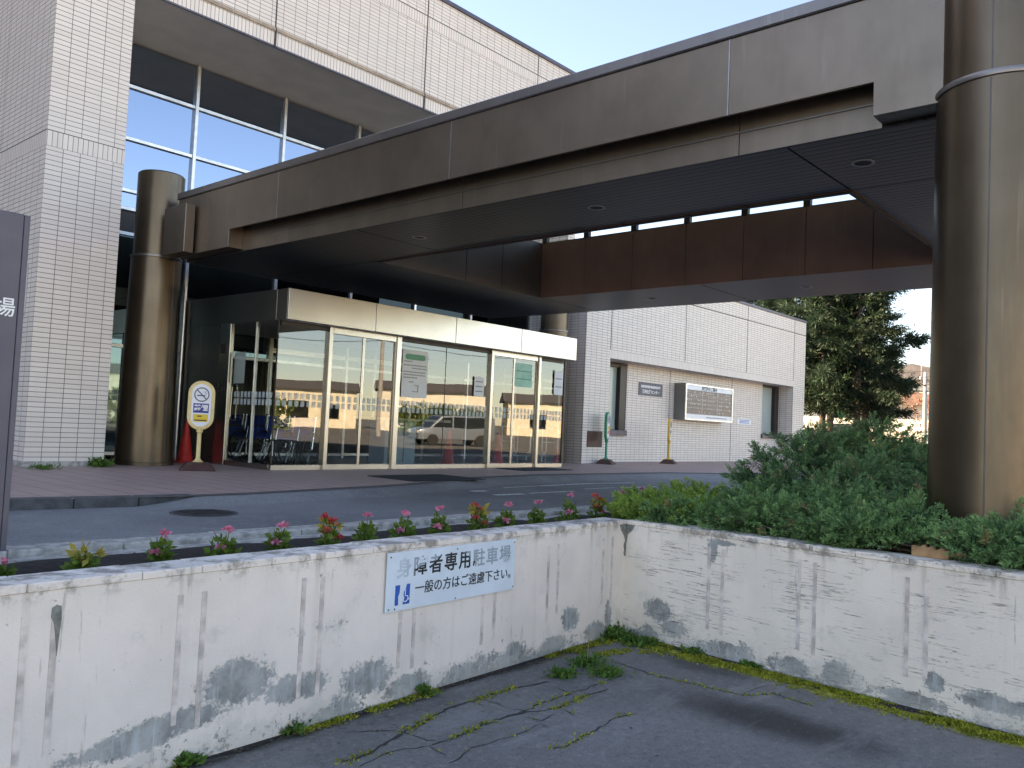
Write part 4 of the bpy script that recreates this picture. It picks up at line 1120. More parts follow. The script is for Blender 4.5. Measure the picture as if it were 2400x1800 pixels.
for dy in (0.0, 0.5):
    MB().tube([(14.75, 12.9 + dy, 0.02), (14.75, 12.9 + dy, 0.22), (14.9, 12.9 + dy, 0.34), (14.9, 12.9 + dy, 0.9), (15.35, 12.9 + dy, 0.9), (15.35, 12.9 + dy, 0.34), (15.5, 12.9 + dy, 0.22), (15.5, 12.9 + dy, 0.02)], 0.014, 8).build('side_frame', 'white_tube', wf)
    MB().tube([(15.0, 12.9 + dy, 0.915), (15.25, 12.9 + dy, 0.915)], 0.022, 8).build('grip', 'marker_blue', wf)
MB().tube([(14.9, 12.9, 0.55), (14.9, 13.4, 0.55)], 0.012, 8).tube([(15.35, 12.9, 0.25), (15.35, 13.4, 0.25)], 0.012, 8).build('cross_bar', 'white_tube', wf)
# wheelchairs: built facing -X
wc = thing('wheelchair', 'blue folding wheelchair nearest the corner glass, first of the parked row', 'wheelchair', (0, 0, 0), 'wheelchairs parked inside the porch')
for s in (-0.24, 0.24):
    w = MB().ring((0.12, s, 0.31), (1, 0, 0), (0, 0, 1), 0.29, 0.018, 36, 8).build('wheel', 'tyre', wc, smooth=True)
    sp = MB().ring((0.12, s + 0.03 * (1 if s > 0 else -1), 0.31), (1, 0, 0), (0, 0, 1), 0.25, 0.009, 32, 6)
    for k in range(14):
        a = k * math.pi / 7; sp.tube([(0.12, s, 0.31), (0.12 + 0.28 * math.cos(a), s, 0.31 + 0.28 * math.sin(a))], 0.003, 4, cap=False)
    sp.tube([(0.12, s - 0.02, 0.31), (0.12, s + 0.02, 0.31)], 0.03, 8); sp.build('rim', 'chrome', w)
    fk = MB().ring((-0.36, s * 0.9, 0.09), (1, 0, 0), (0, 0, 1), 0.075, 0.014, 18, 6).build('caster', 'tyre', wc)
    fm_ = MB().tube([(0.25, s, 0.90), (0.20, s, 0.50), (0.17, s, 0.30)], 0.012, 6).tube([(0.36, s, 0.90), (0.25, s, 0.905)], 0.014, 6)
    fm_.tube([(0.20, s, 0.48), (-0.28, s, 0.46), (-0.40, s, 0.42), (-0.55, s, 0.12), (-0.68, s, 0.10)], 0.012, 6).tube([(-0.36, s * 0.9, 0.17), (-0.33, s, 0.44)], 0.012, 6)
    fm_.tube([(0.19, s, 0.67), (-0.22, s, 0.67), (-0.26, s, 0.46)], 0.011, 6); fm_.build('side_frame', 'chrome', wc)
    MB().box(-0.20, 0.10, s - 0.025, s + 0.025, 0.675, 0.70).build('armrest', 'tyre', wc, bevel=0.008)
    MB().box(-0.22, 0.18, s - 0.006, s + 0.006, 0.49, 0.655).build('skirt_guard', 'wheelchair_blue', wc)
    MB().box(-0.72, -0.56, s * 0.55 - 0.06, s * 0.55 + 0.06, 0.09, 0.105).build('footrest', 'tyre', wc)
MB().tube([(-0.05, -0.23, 0.22), (-0.05, 0.23, 0.45)], 0.011, 6).tube([(-0.05, 0.23, 0.22), (-0.05, -0.23, 0.45)], 0.011, 6).build('cross_brace', 'chrome', wc)
MB().box(-0.26, 0.18, -0.22, 0.22, 0.465, 0.50).build('seat', 'wheelchair_blue', wc, bevel=0.012)
MB().hexa([(0.195, -0.225, 0.50), (0.225, -0.225, 0.50), (0.225, 0.225, 0.50), (0.195, 0.225, 0.50), (0.235, -0.225, 0.88), (0.265, -0.225, 0.88), (0.265, 0.225, 0.88), (0.235, 0.225, 0.88)]).build('backrest', 'wheelchair_blue', wc, bevel=0.008)
spots = [((8.92, 13.05, 0.018), R_(18)), ((8.74, 13.62, 0.018), R_(18)), ((8.60, 14.18, 0.018), R_(16)), ((8.46, 14.74, 0.018), R_(16))]
labs = [None, 'blue folding wheelchair second from the corner glass in the parked row', 'blue folding wheelchair third in the parked row inside the porch', 'blue folding wheelchair last in the parked row, farthest into the porch']
for i, (l_, a) in enumerate(spots):
    if i: dup(wc, l_, a, labs[i])
wc.location = spots[0][0]; wc.rotation_euler = (0, 0, spots[0][1])

# ============================================================ LOW WING
WX0, WX1, WZ = 18.13, 32.8, 5.62
YR = 14.0
rx0, rx1, rz = 19.29, 31.72, 2.915
t = thing('low_wing', 'low white tiled wing with recessed lower wall to the right of the entrance', 'building', (25, 14, 0))
mm = MB().box(WX0, WX1, YF, 30, rz, WZ - 0.09).box(WX0, rx0, YF, 30, 0, rz - 0.0005).box(rx1, WX1, YF, 30, 0, rz - 0.0005)
w1 = [ony((1425, 850), YR), ony((1472, 1012), YR)]; w2 = [ony((1786, 900), YR), ony((1826, 1018), YR)]
wa0, wa1, wa2, wa3 = 19.65, 21.02, 0.93, 2.86
wb0, wb1, wb2, wb3 = ony((1786, 950), YR)[0], 31.72, 1.03, rz
mm.build('wall', 'white_tile', t, uvo=(-WX0, 0))
mm = MB().box(rx0, wa0, YR, YR + 0.3, 0, rz).box(wa0, wa1, YR, YR + 0.3, 0, wa2).box(wa1, wb0, YR, YR + 0.3, 0, rz).box(wb0, rx1, YR, YR + 0.3, 0, wb2)
mm.build('recessed_wall', 'white_tile', t, uvo=(-WX0, 0))
MB().box(rx0 + 0.001, rx1 - 0.001, YF - 0.002, YF + 0.10, rz + 0.002, rz + 0.235).build('soldier_course', 'white_tile_upright', t, uvo=(0, -rz))
MB().box(rx0, rx1, YF - 0.003, YF + 0.04, rz - 0.012, rz + 0.004).build('drip_edge', 'joint_sealant', t)
jm = MB()
for x in (19.288, 23.37, 27.65, 31.70): jm.box(x - 0.012, x + 0.012, YF - 0.005, YF + 0.01, rz + 0.24, WZ - 0.09)
zj = ony((1745, 748), YF)[2]
jm.box(WX0, WX1, YF - 0.005, YF + 0.01, zj - 0.012, zj + 0.012)
for p in (1570, 1716): 
    x = ony((p, 900), YR)[0]; jm.box(x - 0.011, x + 0.011, YR - 0.004, YR + 0.01, 0.02, rz - 0.005)
jm.build('joint', 'joint_sealant', t)
MB().box(WX0 - 0.03, WX1 + 0.03, YF - 0.03, 30, WZ - 0.09, WZ).build('coping', 'coping_metal', t, bevel=0.01)
for (a, b, z0_, z1_, gm) in ((wa0, wa1, wa2, wa3, 'obscure_glass'), (wb0, wb1 - 0.0, wb2, wb3, 'obscure_glass')):
    f = MB().box(b - 0.34, b - 0.002, YR + 0.012, YR + 0.28, z0_ + 0.002, z1_ - 0.004).box(a + 0.001, a + 0.05, YR + 0.03, YR + 0.28, z0_ + 0.002, z1_ - 0.004).box(a + 0.051, b - 0.341, YR + 0.03, YR + 0.28, z1_ - 0.08, z1_ - 0.004)
    f = f.build('window', 'dark_frame', t, bevel=0.004)
    MB().box(a + 0.051, b - 0.341, YR + 0.15, YR + 0.16, z0_ + 0.01, z1_ - 0.081).build('pane', gm, f)
    MB().box(a - 0.03, b, YR - 0.07, YR + 0.14, z0_ - 0.16, z0_).build('sill', 'coping_metal', f, bevel=0.006)
va = ony((1376, 1010), YF); vb = ony((1410, 1048), YF)
vt = MB().box(va[0], vb[0], YF - 0.012, YF - 0.001, vb[2], va[2])
for k in range(6): vt.box(va[0] + 0.02, vb[0] - 0.02, YF - 0.018, YF - 0.012, vb[2] + 0.03 + k * 0.065, vb[2] + 0.06 + k * 0.065)
vt.build('vent_cover', 'vent_brown', t)
# name plaque
a = ony((1497, 897), YR); b = ony((1551, 926), YR)
t = thing('name_plaque', 'small dark plaque with two lines of white lettering on the low wing wall', 'plaque', ((a[0] + b[0]) / 2, YR, b[2]))
zc_ = (a[2] + b[2]) / 2 - 0.02; hpl = 0.20
MB().box(a[0], b[0], YR - 0.02, YR - 0.002, zc_ - hpl, zc_ + hpl).build('plate', 'sign_grey', t, bevel=0.004)
gm = MB(); xx = a[0] + 0.12
while xx < b[0] - 0.14:
    gm.box(xx, xx + 0.03, YR - 0.0225, YR - 0.0205, zc_ + 0.03, zc_ + 0.12).box(xx + 0.04, xx + 0.075, YR - 0.0225, YR - 0.0205, zc_ + 0.04 + rnd.uniform(0, 0.02), zc_ + 0.115)
    xx += 0.092
gm.build('letter', 'letter_white', t)
text('発達支援センター', 0.125, 'letter_white', t, ((a[0] + b[0]) / 2, YR - 0.0215, zc_ - 0.085), (1, 0, 0), (0, 0, 1), 'letter', bold=0.003)
# framed notice board
a = ony((1608, 896), YR - 0.42); b = ony((1716, 992), YR - 0.42)
bx0_, bx1_, bz0, bz1 = a[0], b[0], 1.36, 2.53
t = thing('notice_board', 'large framed information board standing proud of the low wing wall', 'notice board', ((bx0_ + bx1_) / 2, YR, bz0))
MB().box(bx0_, bx1_, YR - 0.40, YR - 0.002, bz0, bz1).build('case', 'stainless_dark', t, bevel=0.006)
fr = MB().box(bx0_, bx0_ + 0.07, YR - 0.43, YR - 0.401, bz0, bz1).box(bx1_ - 0.07, bx1_, YR - 0.43, YR - 0.401, bz0, bz1).box(bx0_ + 0.071, bx1_ - 0.071, YR - 0.43, YR - 0.401, bz1 - 0.05, bz1).box(bx0_ + 0.071, bx1_ - 0.071, YR - 0.43, YR - 0.401, bz0, bz0 + 0.05)
fr.build('frame', 'aluminium_frame', t, bevel=0.004)
MB().box(bx0_ + 0.072, bx1_ - 0.072, YR - 0.412, YR - 0.402, bz0 + 0.051, bz0 + 0.20).box(bx0_ + 0.072, bx1_ - 0.072, YR - 0.412, YR - 0.402, bz1 - 0.19, bz1 - 0.051).build('title_strip', 'notice_white', t)
MB().box(bx0_ + 0.072, bx1_ - 0.072, YR - 0.410, YR - 0.402, bz0 + 0.201, bz1 - 0.191).build('panel', 'notice_brown', t)
g = MB(); pw_ = (bx1_ - bx0_ - 0.144) / 3
for k in (1, 2): g.box(bx0_ + 0.072 + k * pw_ - 0.012, bx0_ + 0.072 + k * pw_ + 0.012, YR - 0.413, YR - 0.4105, bz0 + 0.21, bz1 - 0.2)
for k in range(1, 5): g.box(bx0_ + 0.08, bx1_ - 0.08, YR - 0.4125, YR - 0.4105, bz1 - 0.19 - k * 0.145, bz1 - 0.183 - k * 0.145)
for r_ in range(6):
    for c_ in range(3):
        for k in range(8):
            if rnd.random() < (0.55 if r_ < 4 else 0.22):
                x = bx0_ + 0.12 + c_ * pw_ + k * pw_ / 9; z = bz1 - 0.235 - r_ * 0.125
                g.box(x, x + rnd.uniform(0.03, 0.06), YR - 0.413, YR - 0.4105, z - 0.05, z + rnd.uniform(-0.02, 0.01))
g.build('printing', 'notice_mark', t)
text('診療科のご案内', 0.15, 'letter_black', t, ((bx0_ + bx1_) / 2 - 0.05, YR - 0.4135, bz1 - 0.12), (1, 0, 0), (0, 0, 1), 'letter', bold=0.004)
gb = MB().box(bx0_ + 1.4, bx1_ - 0.4, YR - 0.414, YR - 0.4125, bz0 + 0.10, bz0 + 0.13); gb.build('printing', 'print_grey', t)
a = ony((1728, 981), YR); b = ony((1759, 996), YR)
t = thing('wall_notice', 'small white printed sheet on the low wing wall right of the notice board', 'notice', ((a[0] + b[0]) / 2, YR, b[2]))
MB().box(a[0], b[0], YR - 0.006, YR - 0.001, b[2], a[2]).build('sheet', 'notice_white', t)
mm = MB()
for k in range(3): mm.box(a[0] + 0.15, b[0] - 0.12, YR - 0.0075, YR - 0.0065, a[2] - 0.055 - k * 0.05, a[2] - 0.03 - k * 0.05)
mm.build('printing', 'marker_blue', t)

# ============================================================ STAND SIGNS
def stand_sign(loc, rz_, lab, body, w=0.40, H=1.41, zb=0.63, full=True, top_mark='letter_white'):
    tt = thing('stand_sign', lab, 'sign stand', (0, 0, 0), 'upright stand signs')
    hw = w / 2
    MB().hexa([(-.28, -.24, .0), (.28, -.24, .0), (.28, .24, .0), (-.28, .24, .0), (-.15, -.12, .13), (.15, -.12, .13), (.15, .12, .13), (-.15, .12, .13)]).build('base', 'brown_base', tt, bevel=0.012)
    MB().lathe((0, 0, 0.13), [(0.09, 0), (0.05, 0.03), (0.034, 0.06), (0.032, zb - 0.13 - 0.05), (0.05, zb - 0.13 - 0.03), (0.05, zb - 0.11), (0.06, zb - 0.09)], 16).build('pole', body, tt, smooth=True)
    def cap(h, k=14):
        z0c, z1c = zb + h, H - h
        return [(h * math.cos(a), z1c + h * math.sin(a)) for a in np.linspace(0, math.pi, k)] + [(h * math.cos(a), z0c + h * math.sin(a)) for a in np.linspace(math.pi, 2 * math.pi, k)]
    def inner(ins):
        h = hw - ins; z0c, z1c = zb + hw, H - hw
        return [(h * math.cos(a), z1c + h * math.sin(a)) for a in np.linspace(0, math.pi, 14)] + [(h * math.cos(a), z0c + h * math.sin(a)) for a in np.linspace(math.pi, 2 * math.pi, 14)]
    MB().extr(cap(hw), (1, 0, 0), (0, 0, 1), (0, -0.035, 0), (0, 1, 0), 0.07).build('sign_body', body, tt, bevel=0.010, smooth=True)
    f = MB().extr(inner(0.055), (1, 0, 0), (0, 0, 1), (0, -0.038, 0), (0, 1, 0), 0.003).build('sign_face', 'panel_white', tt)
    yy = -0.0395
    zt = H - hw - 0.02
    MB().ring((0, yy, zt), (1, 0, 0), (0, 0, 1), 0.105, 0.008, 32, 4).build('prohibition_ring', 'sign_grey', tt)
    MB().box(-0.07, 0.05, yy - 0.001, yy + 0.001, zt - 0.025, zt - 0.008).build('cigarette', 'letter_black', tt)
    MB().hexa([(-0.078, yy - .0015, zt + .066), (-0.066, yy - .0015, zt + .078), (-0.066, yy, zt + .078), (-0.078, yy, zt + .066), (0.066, yy - .0015, zt - .078), (0.078, yy - .0015, zt - .066), (0.078, yy, zt - .066), (0.066, yy, zt - .078)]).build('slash', 'sign_grey', tt)
    sm_ = MB().tube([(0.058, yy, zt - 0.005), (0.064, yy, zt + 0.02), (0.045, yy, zt + 0.035), (0.05, yy, zt + 0.06)], 0.005, 5); sm_.build('smoke', 'sign_grey', tt)
    zm = (H + zb) / 2 - 0.045
    if full:
        MB().box(-0.115, 0.115, yy, yy + 0.0015, zm - 0.075, zm + 0.075).build('label_panel', 'navy', tt)
        text('禁煙', 0.105, 'letter_white', tt, (0, yy - 0.001, zm), (1, 0, 0), (0, 0, 1), 'letter', bold=0.003)
        MB().box(-0.11, 0.11, yy, yy + 0.0015, zm - 0.215, zm - 0.095).build('label_panel', 'label_yellow', tt)
        MB().box(-0.05, 0.02, yy - 0.001, yy, zm - 0.135, zm - 0.115).box(-0.09, 0.09, yy - 0.001, yy, zm - 0.20, zm - 0.18).build('printing', 'brown_base', tt)
    else:
        MB().box(-0.10, 0.10, yy, yy + 0.0015, zm - 0.05, zm + 0.05).build('label_panel', 'navy' if body != 'green_plastic' else 'label_yellow', tt)
        MB().box(-0.08, 0.08, yy, yy + 0.0015, zm - 0.16, zm - 0.07).build('label_panel', 'label_yellow' if body != 'green_plastic' else 'cone_red', tt)
    tt.location = loc; tt.rotation_euler = (0, 0, rz_)
    return tt
c = onz((462, 1102), 0)
stand_sign((c[0], c[1], 0.001), R_(-28), 'cream no smoking stand sign with brown base before the left column', 'cream_plastic')
c = ony((1416, 1083), 13.2)
stand_sign((c[0], 13.15, 0.001), R_(22), 'green framed stand sign beside the window of the low wing', 'green_plastic', w=0.36, full=False)
c = ony((1563, 1087), 13.15)
stand_sign((c[0], 13.1, 0.001), R_(22), 'yellow stand sign before the low wing wall under the notice board', 'yellow_plastic', w=0.36, H=1.36, full=False)
bd_ = onz((418, 1113), 0)

# ============================================================ PLANTS IN THE BED
def leaf_quads(c, R, n, ln, wd, up=0.5):
    d = rng.normal(size=(n, 3)); d[:, 2] = np.abs(d[:, 2]) * up + 0.15; d = unit(d)
    p = np.array(c) + d * rng.uniform(0.2, 1.0, size=(n, 1)) * np.array(R) * np.array([1, 1, 1.0])
    v = unit(d + rng.normal(size=(n, 3)) * 0.5); w = unit(np.cross(v, rng.normal(size=(n, 3))))
    l = ln * rng.uniform(0.7, 1.3, size=(n, 1)); k = wd * rng.uniform(0.7, 1.3, size=(n, 1))
    return np.stack([p, p + v * l * 0.5 + w * k, p + v * l, p + v * l * 0.5 - w * k], axis=1)
fl = [(-5, 1330, 'pink', 1), (195, 1300, 'yellow', 0), (378, 1262, 'pink', 2), (527, 1252, 'pink', 2), (655, 1242, 'pink', 2), (772, 1220, 'red', 3), (862, 1216, 'pink', 1), (948, 1213, 'pink', 2),
      (1032, 1200, 'pink', 2), (1121, 1192, 'red', 3), (1187, 1190, 'pink', 2), (1260, 1185, 'pink', 1), (1335, 1168, 'pink', 2), (1400, 1168, 'red', 3), (1458, 1160, 'pink', 2), (1505, 1152, 'pink', 1)]
desc = {0: 'wilting yellow begonia with one dark red bud', 1: 'small bushy begonia with one pink flower', 2: 'green begonia with a pink bloom standing up', 3: 'straggly begonia with fading red and cream flowers'}
place = ['at the left end of the bed', 'second from the left end of the bed', 'third from the left end of the bed', 'fourth from the left end of the bed', 'fifth from the left end of the bed',
         'left of the wall sign', 'above the left edge of the wall sign', 'above the left half of the wall sign', 'above the middle of the wall sign', 'above the right half of the wall sign', 'above the right edge of the wall sign',
         'just right of the wall sign', 'fourth from the shrub end of the bed', 'third from the shrub end of the bed', 'beside the bright green shrub', 'half hidden against the bright green shrub']
for i, (fxp, fyp, kind, nb_) in enumerate(fl):
    yb_ = 4.30 + rnd.uniform(-0.06, 0.08) if i < 14 else 4.45
    x = ony((fxp, fyp), yb_)[0]; zt_ = ony((fxp, fyp), yb_)[2]
    base = np.array([x, yb_, 0.10]); hgt = max(0.10, zt_ - 0.10 + 0.02)
    tt = thing('begonia', '%s, %s' % (desc[nb_] if kind != 'red' else desc[3], place[i]), 'flower', tuple(base), 'begonias planted in a row')
    st = MB()
    for k in range(5):
        a = rnd.uniform(0, 6.28); r = rnd.uniform(0.02, 0.07)
        st.tube([base, base + np.array([r * 0.5 * math.cos(a), r * 0.5 * math.sin(a), hgt * 0.5]), base + np.array([r * math.cos(a), r * math.sin(a), hgt * rnd.uniform(0.75, 1.0)])], [0.005, 0.004, 0.002], 5)
    st.build('stem', 'begonia_leaves', tt)
    s = rnd.uniform(0.65, 1.3)
    Q = np.concatenate([leaf_quads(base + [0, 0, hgt * 0.15], (0.075 * s, 0.075 * s, hgt * 0.5), 60, 0.05, 0.017), leaf_quads(base + [0, 0, hgt * 0.5], (0.045, 0.045, hgt * 0.35), 34, 0.042, 0.014)])
    quads_obj('leaves', Q, 'begonia_leaves', tt)
    if kind in ('yellow', 'red'):
        quads_obj('wilted_leaves', leaf_quads(base + [0.02, 0, hgt * 0.75], (0.06, 0.05, 0.05), 34, 0.06, 0.013, 0.2), 'yellow_leaves', tt)
    spots_ = [(0.0, 0.0, 1.0)] if nb_ in (0, 1) else [(0.01, 0, 1.0), (-0.045, -0.03, 0.45)] if nb_ == 2 else [(0.03, 0, 0.85), (-0.03, -0.02, 0.6), (0.04, -0.03, 0.4), (-0.01, 0.01, 1.0)]
    for (dx, dy, fz) in spots_:
        c = base + np.array([dx + rnd.uniform(-.015, .015), dy, hgt * (fz if nb_ else 0.4)])
        quads_obj('blossom', leaf_quads(c, (0.016, 0.016, 0.014), 26, 0.026, 0.011), 'red_petals' if kind in ('red', 'yellow') else 'pink_petals', tt)
# junipers
def mound(name, lab, cells, mat, nspray, Ls, n, ln, wd, upb, base, leaves_part='foliage', hang=0.0, twigs=40):
    tt = thing(name, lab, 'shrub', base)
    P = []; D = []; LL = []; GG = []
    tot = sum(c[3] * c[4] for c in cells)
    npl = int(nspray * 1.25) // 9
    cl = []
    for (cx, cy, cz, rx, ry, rz_) in cells:
        nc = max(3, int(22 * rx * ry / 0.45))
        d = unit(rng.normal(size=(nc, 3))); d[:, 2] = np.abs(d[:, 2]) ** 0.8; d = unit(d)
        for c in np.array([cx, cy, cz]) + d * np.array([rx, ry, rz_]) * rng.uniform(0.72, 0.98, size=(nc, 1)):
            cl.append((c[0], c[1], c[2], rng.uniform(0.11, 0.24), np.array([c[0] - cx, c[1] - cy, 0.0])))
    wsum = sum(c[3] ** 2 for c in cl)
    for (cx, cy, cz, cr, out) in cl:
        k = max(5, int(npl * cr ** 2 / wsum))
        d = unit(rng.normal(size=(k, 3)) + unit(out[None])[0] * 0.35); d[:, 2] = np.abs(d[:, 2]) * 0.9 + 0.05; d = unit(d)
        p = np.array([cx, cy, cz]) + d * np.array([cr, cr, cr * 0.62]) * rng.uniform(0.55, 1.0, size=(k, 1))
        dd = unit(d * np.array([1, 1, 0.7]) + unit(out[None])[0] * 0.25 + np.array([0, 0, upb]) + rng.normal(size=(k, 3)) * 0.20)
        pl = Ls * 1.15 * rng.uniform(0.55, 1.3, size=k)            # plume length
        side = unit(np.cross(dd, np.array([0, 0, 1.0]) + rng.normal(size=(k, 3)) * 0.35))
        for j in range(9):
            f = j / 8.0
            q = p - dd * (pl * 0.45)[:, None] + dd * (pl * f)[:, None]
            sg = 0.0 if j == 8 else (1.0 if j % 2 else -1.0)
            v = unit(dd + side * sg * (0.75 - 0.35 * f) + rng.normal(size=(k, 3)) * 0.16)
            P.append(q); D.append(v); LL.append(pl * (0.52 - 0.30 * f)); GG.append(np.full(k, f))
    P = np.concatenate(P); D = np.concatenate(D); LL = np.concatenate(LL); GG = np.concatenate(GG)
    dn = (P[:, :2] + D[:, :2] * LL[:, None] * 1.0 - P1[:2]) @ NE
    ok = (P[:, 2] > 0.11) & (dn > 0.03)
    P, D, LL, GG = P[ok], D[ok], LL[ok], GG[ok]
    Q = sprays(P, D, LL, n, ln, wd, 0.55, 0.25)
    gq = (GG[:, None] * 0.6 + np.linspace(0, 0.5, n)[None, :]) ** 1.6  # pale new growth, plus tip highlights and dark gaps put into the colour
    quads_obj(leaves_part, Q, mat, tt, growth_shade=gq.reshape(-1))
    tw = MB()
    for k in range(twigs):
        i = rng.integers(len(cells)); cx, cy, cz, rx, ry, rz_ = cells[i]
        j = rng.integers(len(P)); e = P[j]
        s0 = np.array([cx + rnd.uniform(-.3, .3) * rx, cy + rnd.uniform(-.3, .3) * ry, 0.1])
        tw.tube([s0, (s0 + e) / 2 + np.array([0, 0, 0.04]), e], [0.013, 0.009, 0.003], 5)
    tw.build('branches', 'twig', tt)
    return tt
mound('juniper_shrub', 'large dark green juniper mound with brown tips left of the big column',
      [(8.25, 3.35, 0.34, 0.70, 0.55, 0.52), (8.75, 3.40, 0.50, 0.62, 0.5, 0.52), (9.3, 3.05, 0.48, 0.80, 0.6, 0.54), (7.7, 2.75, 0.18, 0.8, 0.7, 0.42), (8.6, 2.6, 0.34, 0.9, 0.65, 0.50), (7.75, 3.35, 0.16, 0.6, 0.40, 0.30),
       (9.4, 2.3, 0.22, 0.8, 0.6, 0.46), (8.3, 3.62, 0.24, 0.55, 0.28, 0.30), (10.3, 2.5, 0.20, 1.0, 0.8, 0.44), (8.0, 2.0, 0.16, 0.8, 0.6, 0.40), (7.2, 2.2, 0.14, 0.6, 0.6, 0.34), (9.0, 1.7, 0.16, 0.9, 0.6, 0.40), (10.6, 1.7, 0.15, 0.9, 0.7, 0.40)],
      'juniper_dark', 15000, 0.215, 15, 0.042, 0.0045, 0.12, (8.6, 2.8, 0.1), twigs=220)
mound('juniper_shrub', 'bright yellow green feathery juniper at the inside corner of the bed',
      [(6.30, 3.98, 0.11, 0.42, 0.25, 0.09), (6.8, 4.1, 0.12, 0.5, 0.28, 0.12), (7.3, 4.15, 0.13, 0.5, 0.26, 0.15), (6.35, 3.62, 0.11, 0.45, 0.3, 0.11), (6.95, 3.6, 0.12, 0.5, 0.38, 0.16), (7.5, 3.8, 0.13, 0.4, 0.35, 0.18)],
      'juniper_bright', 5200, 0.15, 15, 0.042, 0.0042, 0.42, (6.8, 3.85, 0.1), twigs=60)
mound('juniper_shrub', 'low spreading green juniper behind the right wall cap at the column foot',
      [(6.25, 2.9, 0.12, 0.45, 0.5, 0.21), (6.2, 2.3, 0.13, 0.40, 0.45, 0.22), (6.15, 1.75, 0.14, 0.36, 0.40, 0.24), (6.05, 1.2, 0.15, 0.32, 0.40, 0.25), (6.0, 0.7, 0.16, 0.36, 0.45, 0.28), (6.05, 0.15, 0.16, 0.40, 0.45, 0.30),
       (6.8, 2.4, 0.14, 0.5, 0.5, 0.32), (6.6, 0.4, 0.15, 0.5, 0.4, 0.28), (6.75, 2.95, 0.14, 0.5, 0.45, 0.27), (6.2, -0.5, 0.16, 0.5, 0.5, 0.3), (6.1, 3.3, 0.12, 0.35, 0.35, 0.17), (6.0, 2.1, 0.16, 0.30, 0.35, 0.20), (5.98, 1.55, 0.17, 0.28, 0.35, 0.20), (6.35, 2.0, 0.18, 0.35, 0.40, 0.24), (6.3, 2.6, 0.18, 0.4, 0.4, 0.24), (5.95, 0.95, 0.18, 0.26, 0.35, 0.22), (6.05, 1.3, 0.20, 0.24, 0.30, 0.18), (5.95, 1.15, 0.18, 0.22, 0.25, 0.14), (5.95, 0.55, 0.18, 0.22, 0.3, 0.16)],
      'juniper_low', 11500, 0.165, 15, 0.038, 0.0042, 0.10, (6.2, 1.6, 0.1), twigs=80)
c0 = onv((2112, 1294)); c1 = onv((2200, 1300))
t = thing('broken_board', 'flat tan piece of rotten board lying under the low juniper on the wall cap', 'board', (5.72, 1.65, 0.2))
pb0 = np.array([P1[0], P1[1]]) + EW * float((c0[:2] - P1[:2]) @ EW) + NE * 0.17; pb1 = np.array([P1[0], P1[1]]) + EW * float((c1[:2] - P1[:2]) @ EW) + NE * 0.17
m = MB(); k = 12
topz = [0.27 + 0.012 * math.sin(i * 2.1) + rnd.uniform(-.006, .006) for i in range(k + 1)]
for i in range(k):
    a = pb0 + (pb1 - pb0) * i / k; b = pb0 + (pb1 - pb0) * (i + 1) / k
    pts = [a, b, b + NE * 0.035, a + NE * 0.035]
    if np.cross(b - a, NE) < 0: pts = [b, a, a + NE * 0.035, b + NE * 0.035]; ta, tb = topz[i + 1], topz[i]
    else: ta, tb = topz[i], topz[i + 1]
    m.hexa([(*p, 0.208) for p in pts] + [(*pts[0], ta), (*pts[1], tb), (*pts[2], tb), (*pts[3], ta)])
m.build('plank', 'dry_board', t)

# ============================================================ PARKING LOT CRACKS, MOSS, WEEDS
def z2(p): return (800 + p[0] * 0.36166, 1200 + p[1] * 0.36166)
def z3(p): return (1600 + p[0] * 0.36166, 1200 + p[1] * 0.36166)
CR_ = [([z2(p) for p in [(0, 1625), (150, 1580), (260, 1520), (400, 1430), (520, 1370), (700, 1270), (900, 1210), (1050, 1160), (1200, 1130), (1350, 1100)]], 0.017),
       ([z2(p) for p in [(560, 1520), (700, 1480), (850, 1410), (1000, 1350), (1200, 1300), (1400, 1270), (1560, 1200), (1730, 1150)]], 0.010),
       ([z2(p) for p in [(1060, 1330), (1200, 1290), (1330, 1230), (1480, 1180), (1600, 1140), (1720, 1095)]], 0.008),
       ([z2(p) for p in [(690, 1640), (800, 1570), (830, 1530), (1000, 1490), (1150, 1440), (1280, 1380)]], 0.006),
       ([z2(p) for p in [(1340, 1540), (1440, 1530), (1560, 1460), (1680, 1400), (1780, 1330), (1930, 1305)]], 0.008),
       ([z2(p) for p in [(0, 1430), (200, 1420), (330, 1415), (400, 1430), (560, 1480), (640, 1490)]], 0.006),
       ([z2(p) for p in [(940, 1230), (1050, 1260), (1200, 1295)]], 0.006), ([z2(p) for p in [(590, 1240), (680, 1252), (750, 1250)]], 0.005),
       ([z2(p) for p in [(1420, 1270), (1480, 1300), (1530, 1330)]], 0.005), ([z2(p) for p in [(1280, 1360), (1350, 1410)]], 0.004), ([z2(p) for p in [(560, 1520), (690, 1590)]], 0.005),
       ([z2(p) for p in [(1160, 1330), (1300, 1350), (1390, 1310)]], 0.005), ([z2(p) for p in [(1370, 1130), (1490, 1180)]], 0.005),
       ([z3(p) for p in [(0, 1100), (120, 1130), (300, 1170), (400, 1190), (600, 1180), (850, 1260)]], 0.007), ([z3(p) for p in [(380, 1190), (420, 1165), (560, 1120)]], 0.004),
       ([z2(p) for p in [(1600, 960), (1800, 980), (2000, 1050), (2212, 1100)]], 0.008), ([z2(p) for p in [(100, 1660), (300, 1560), (560, 1520)]], 0.006)]
m = MB(); mossP = []
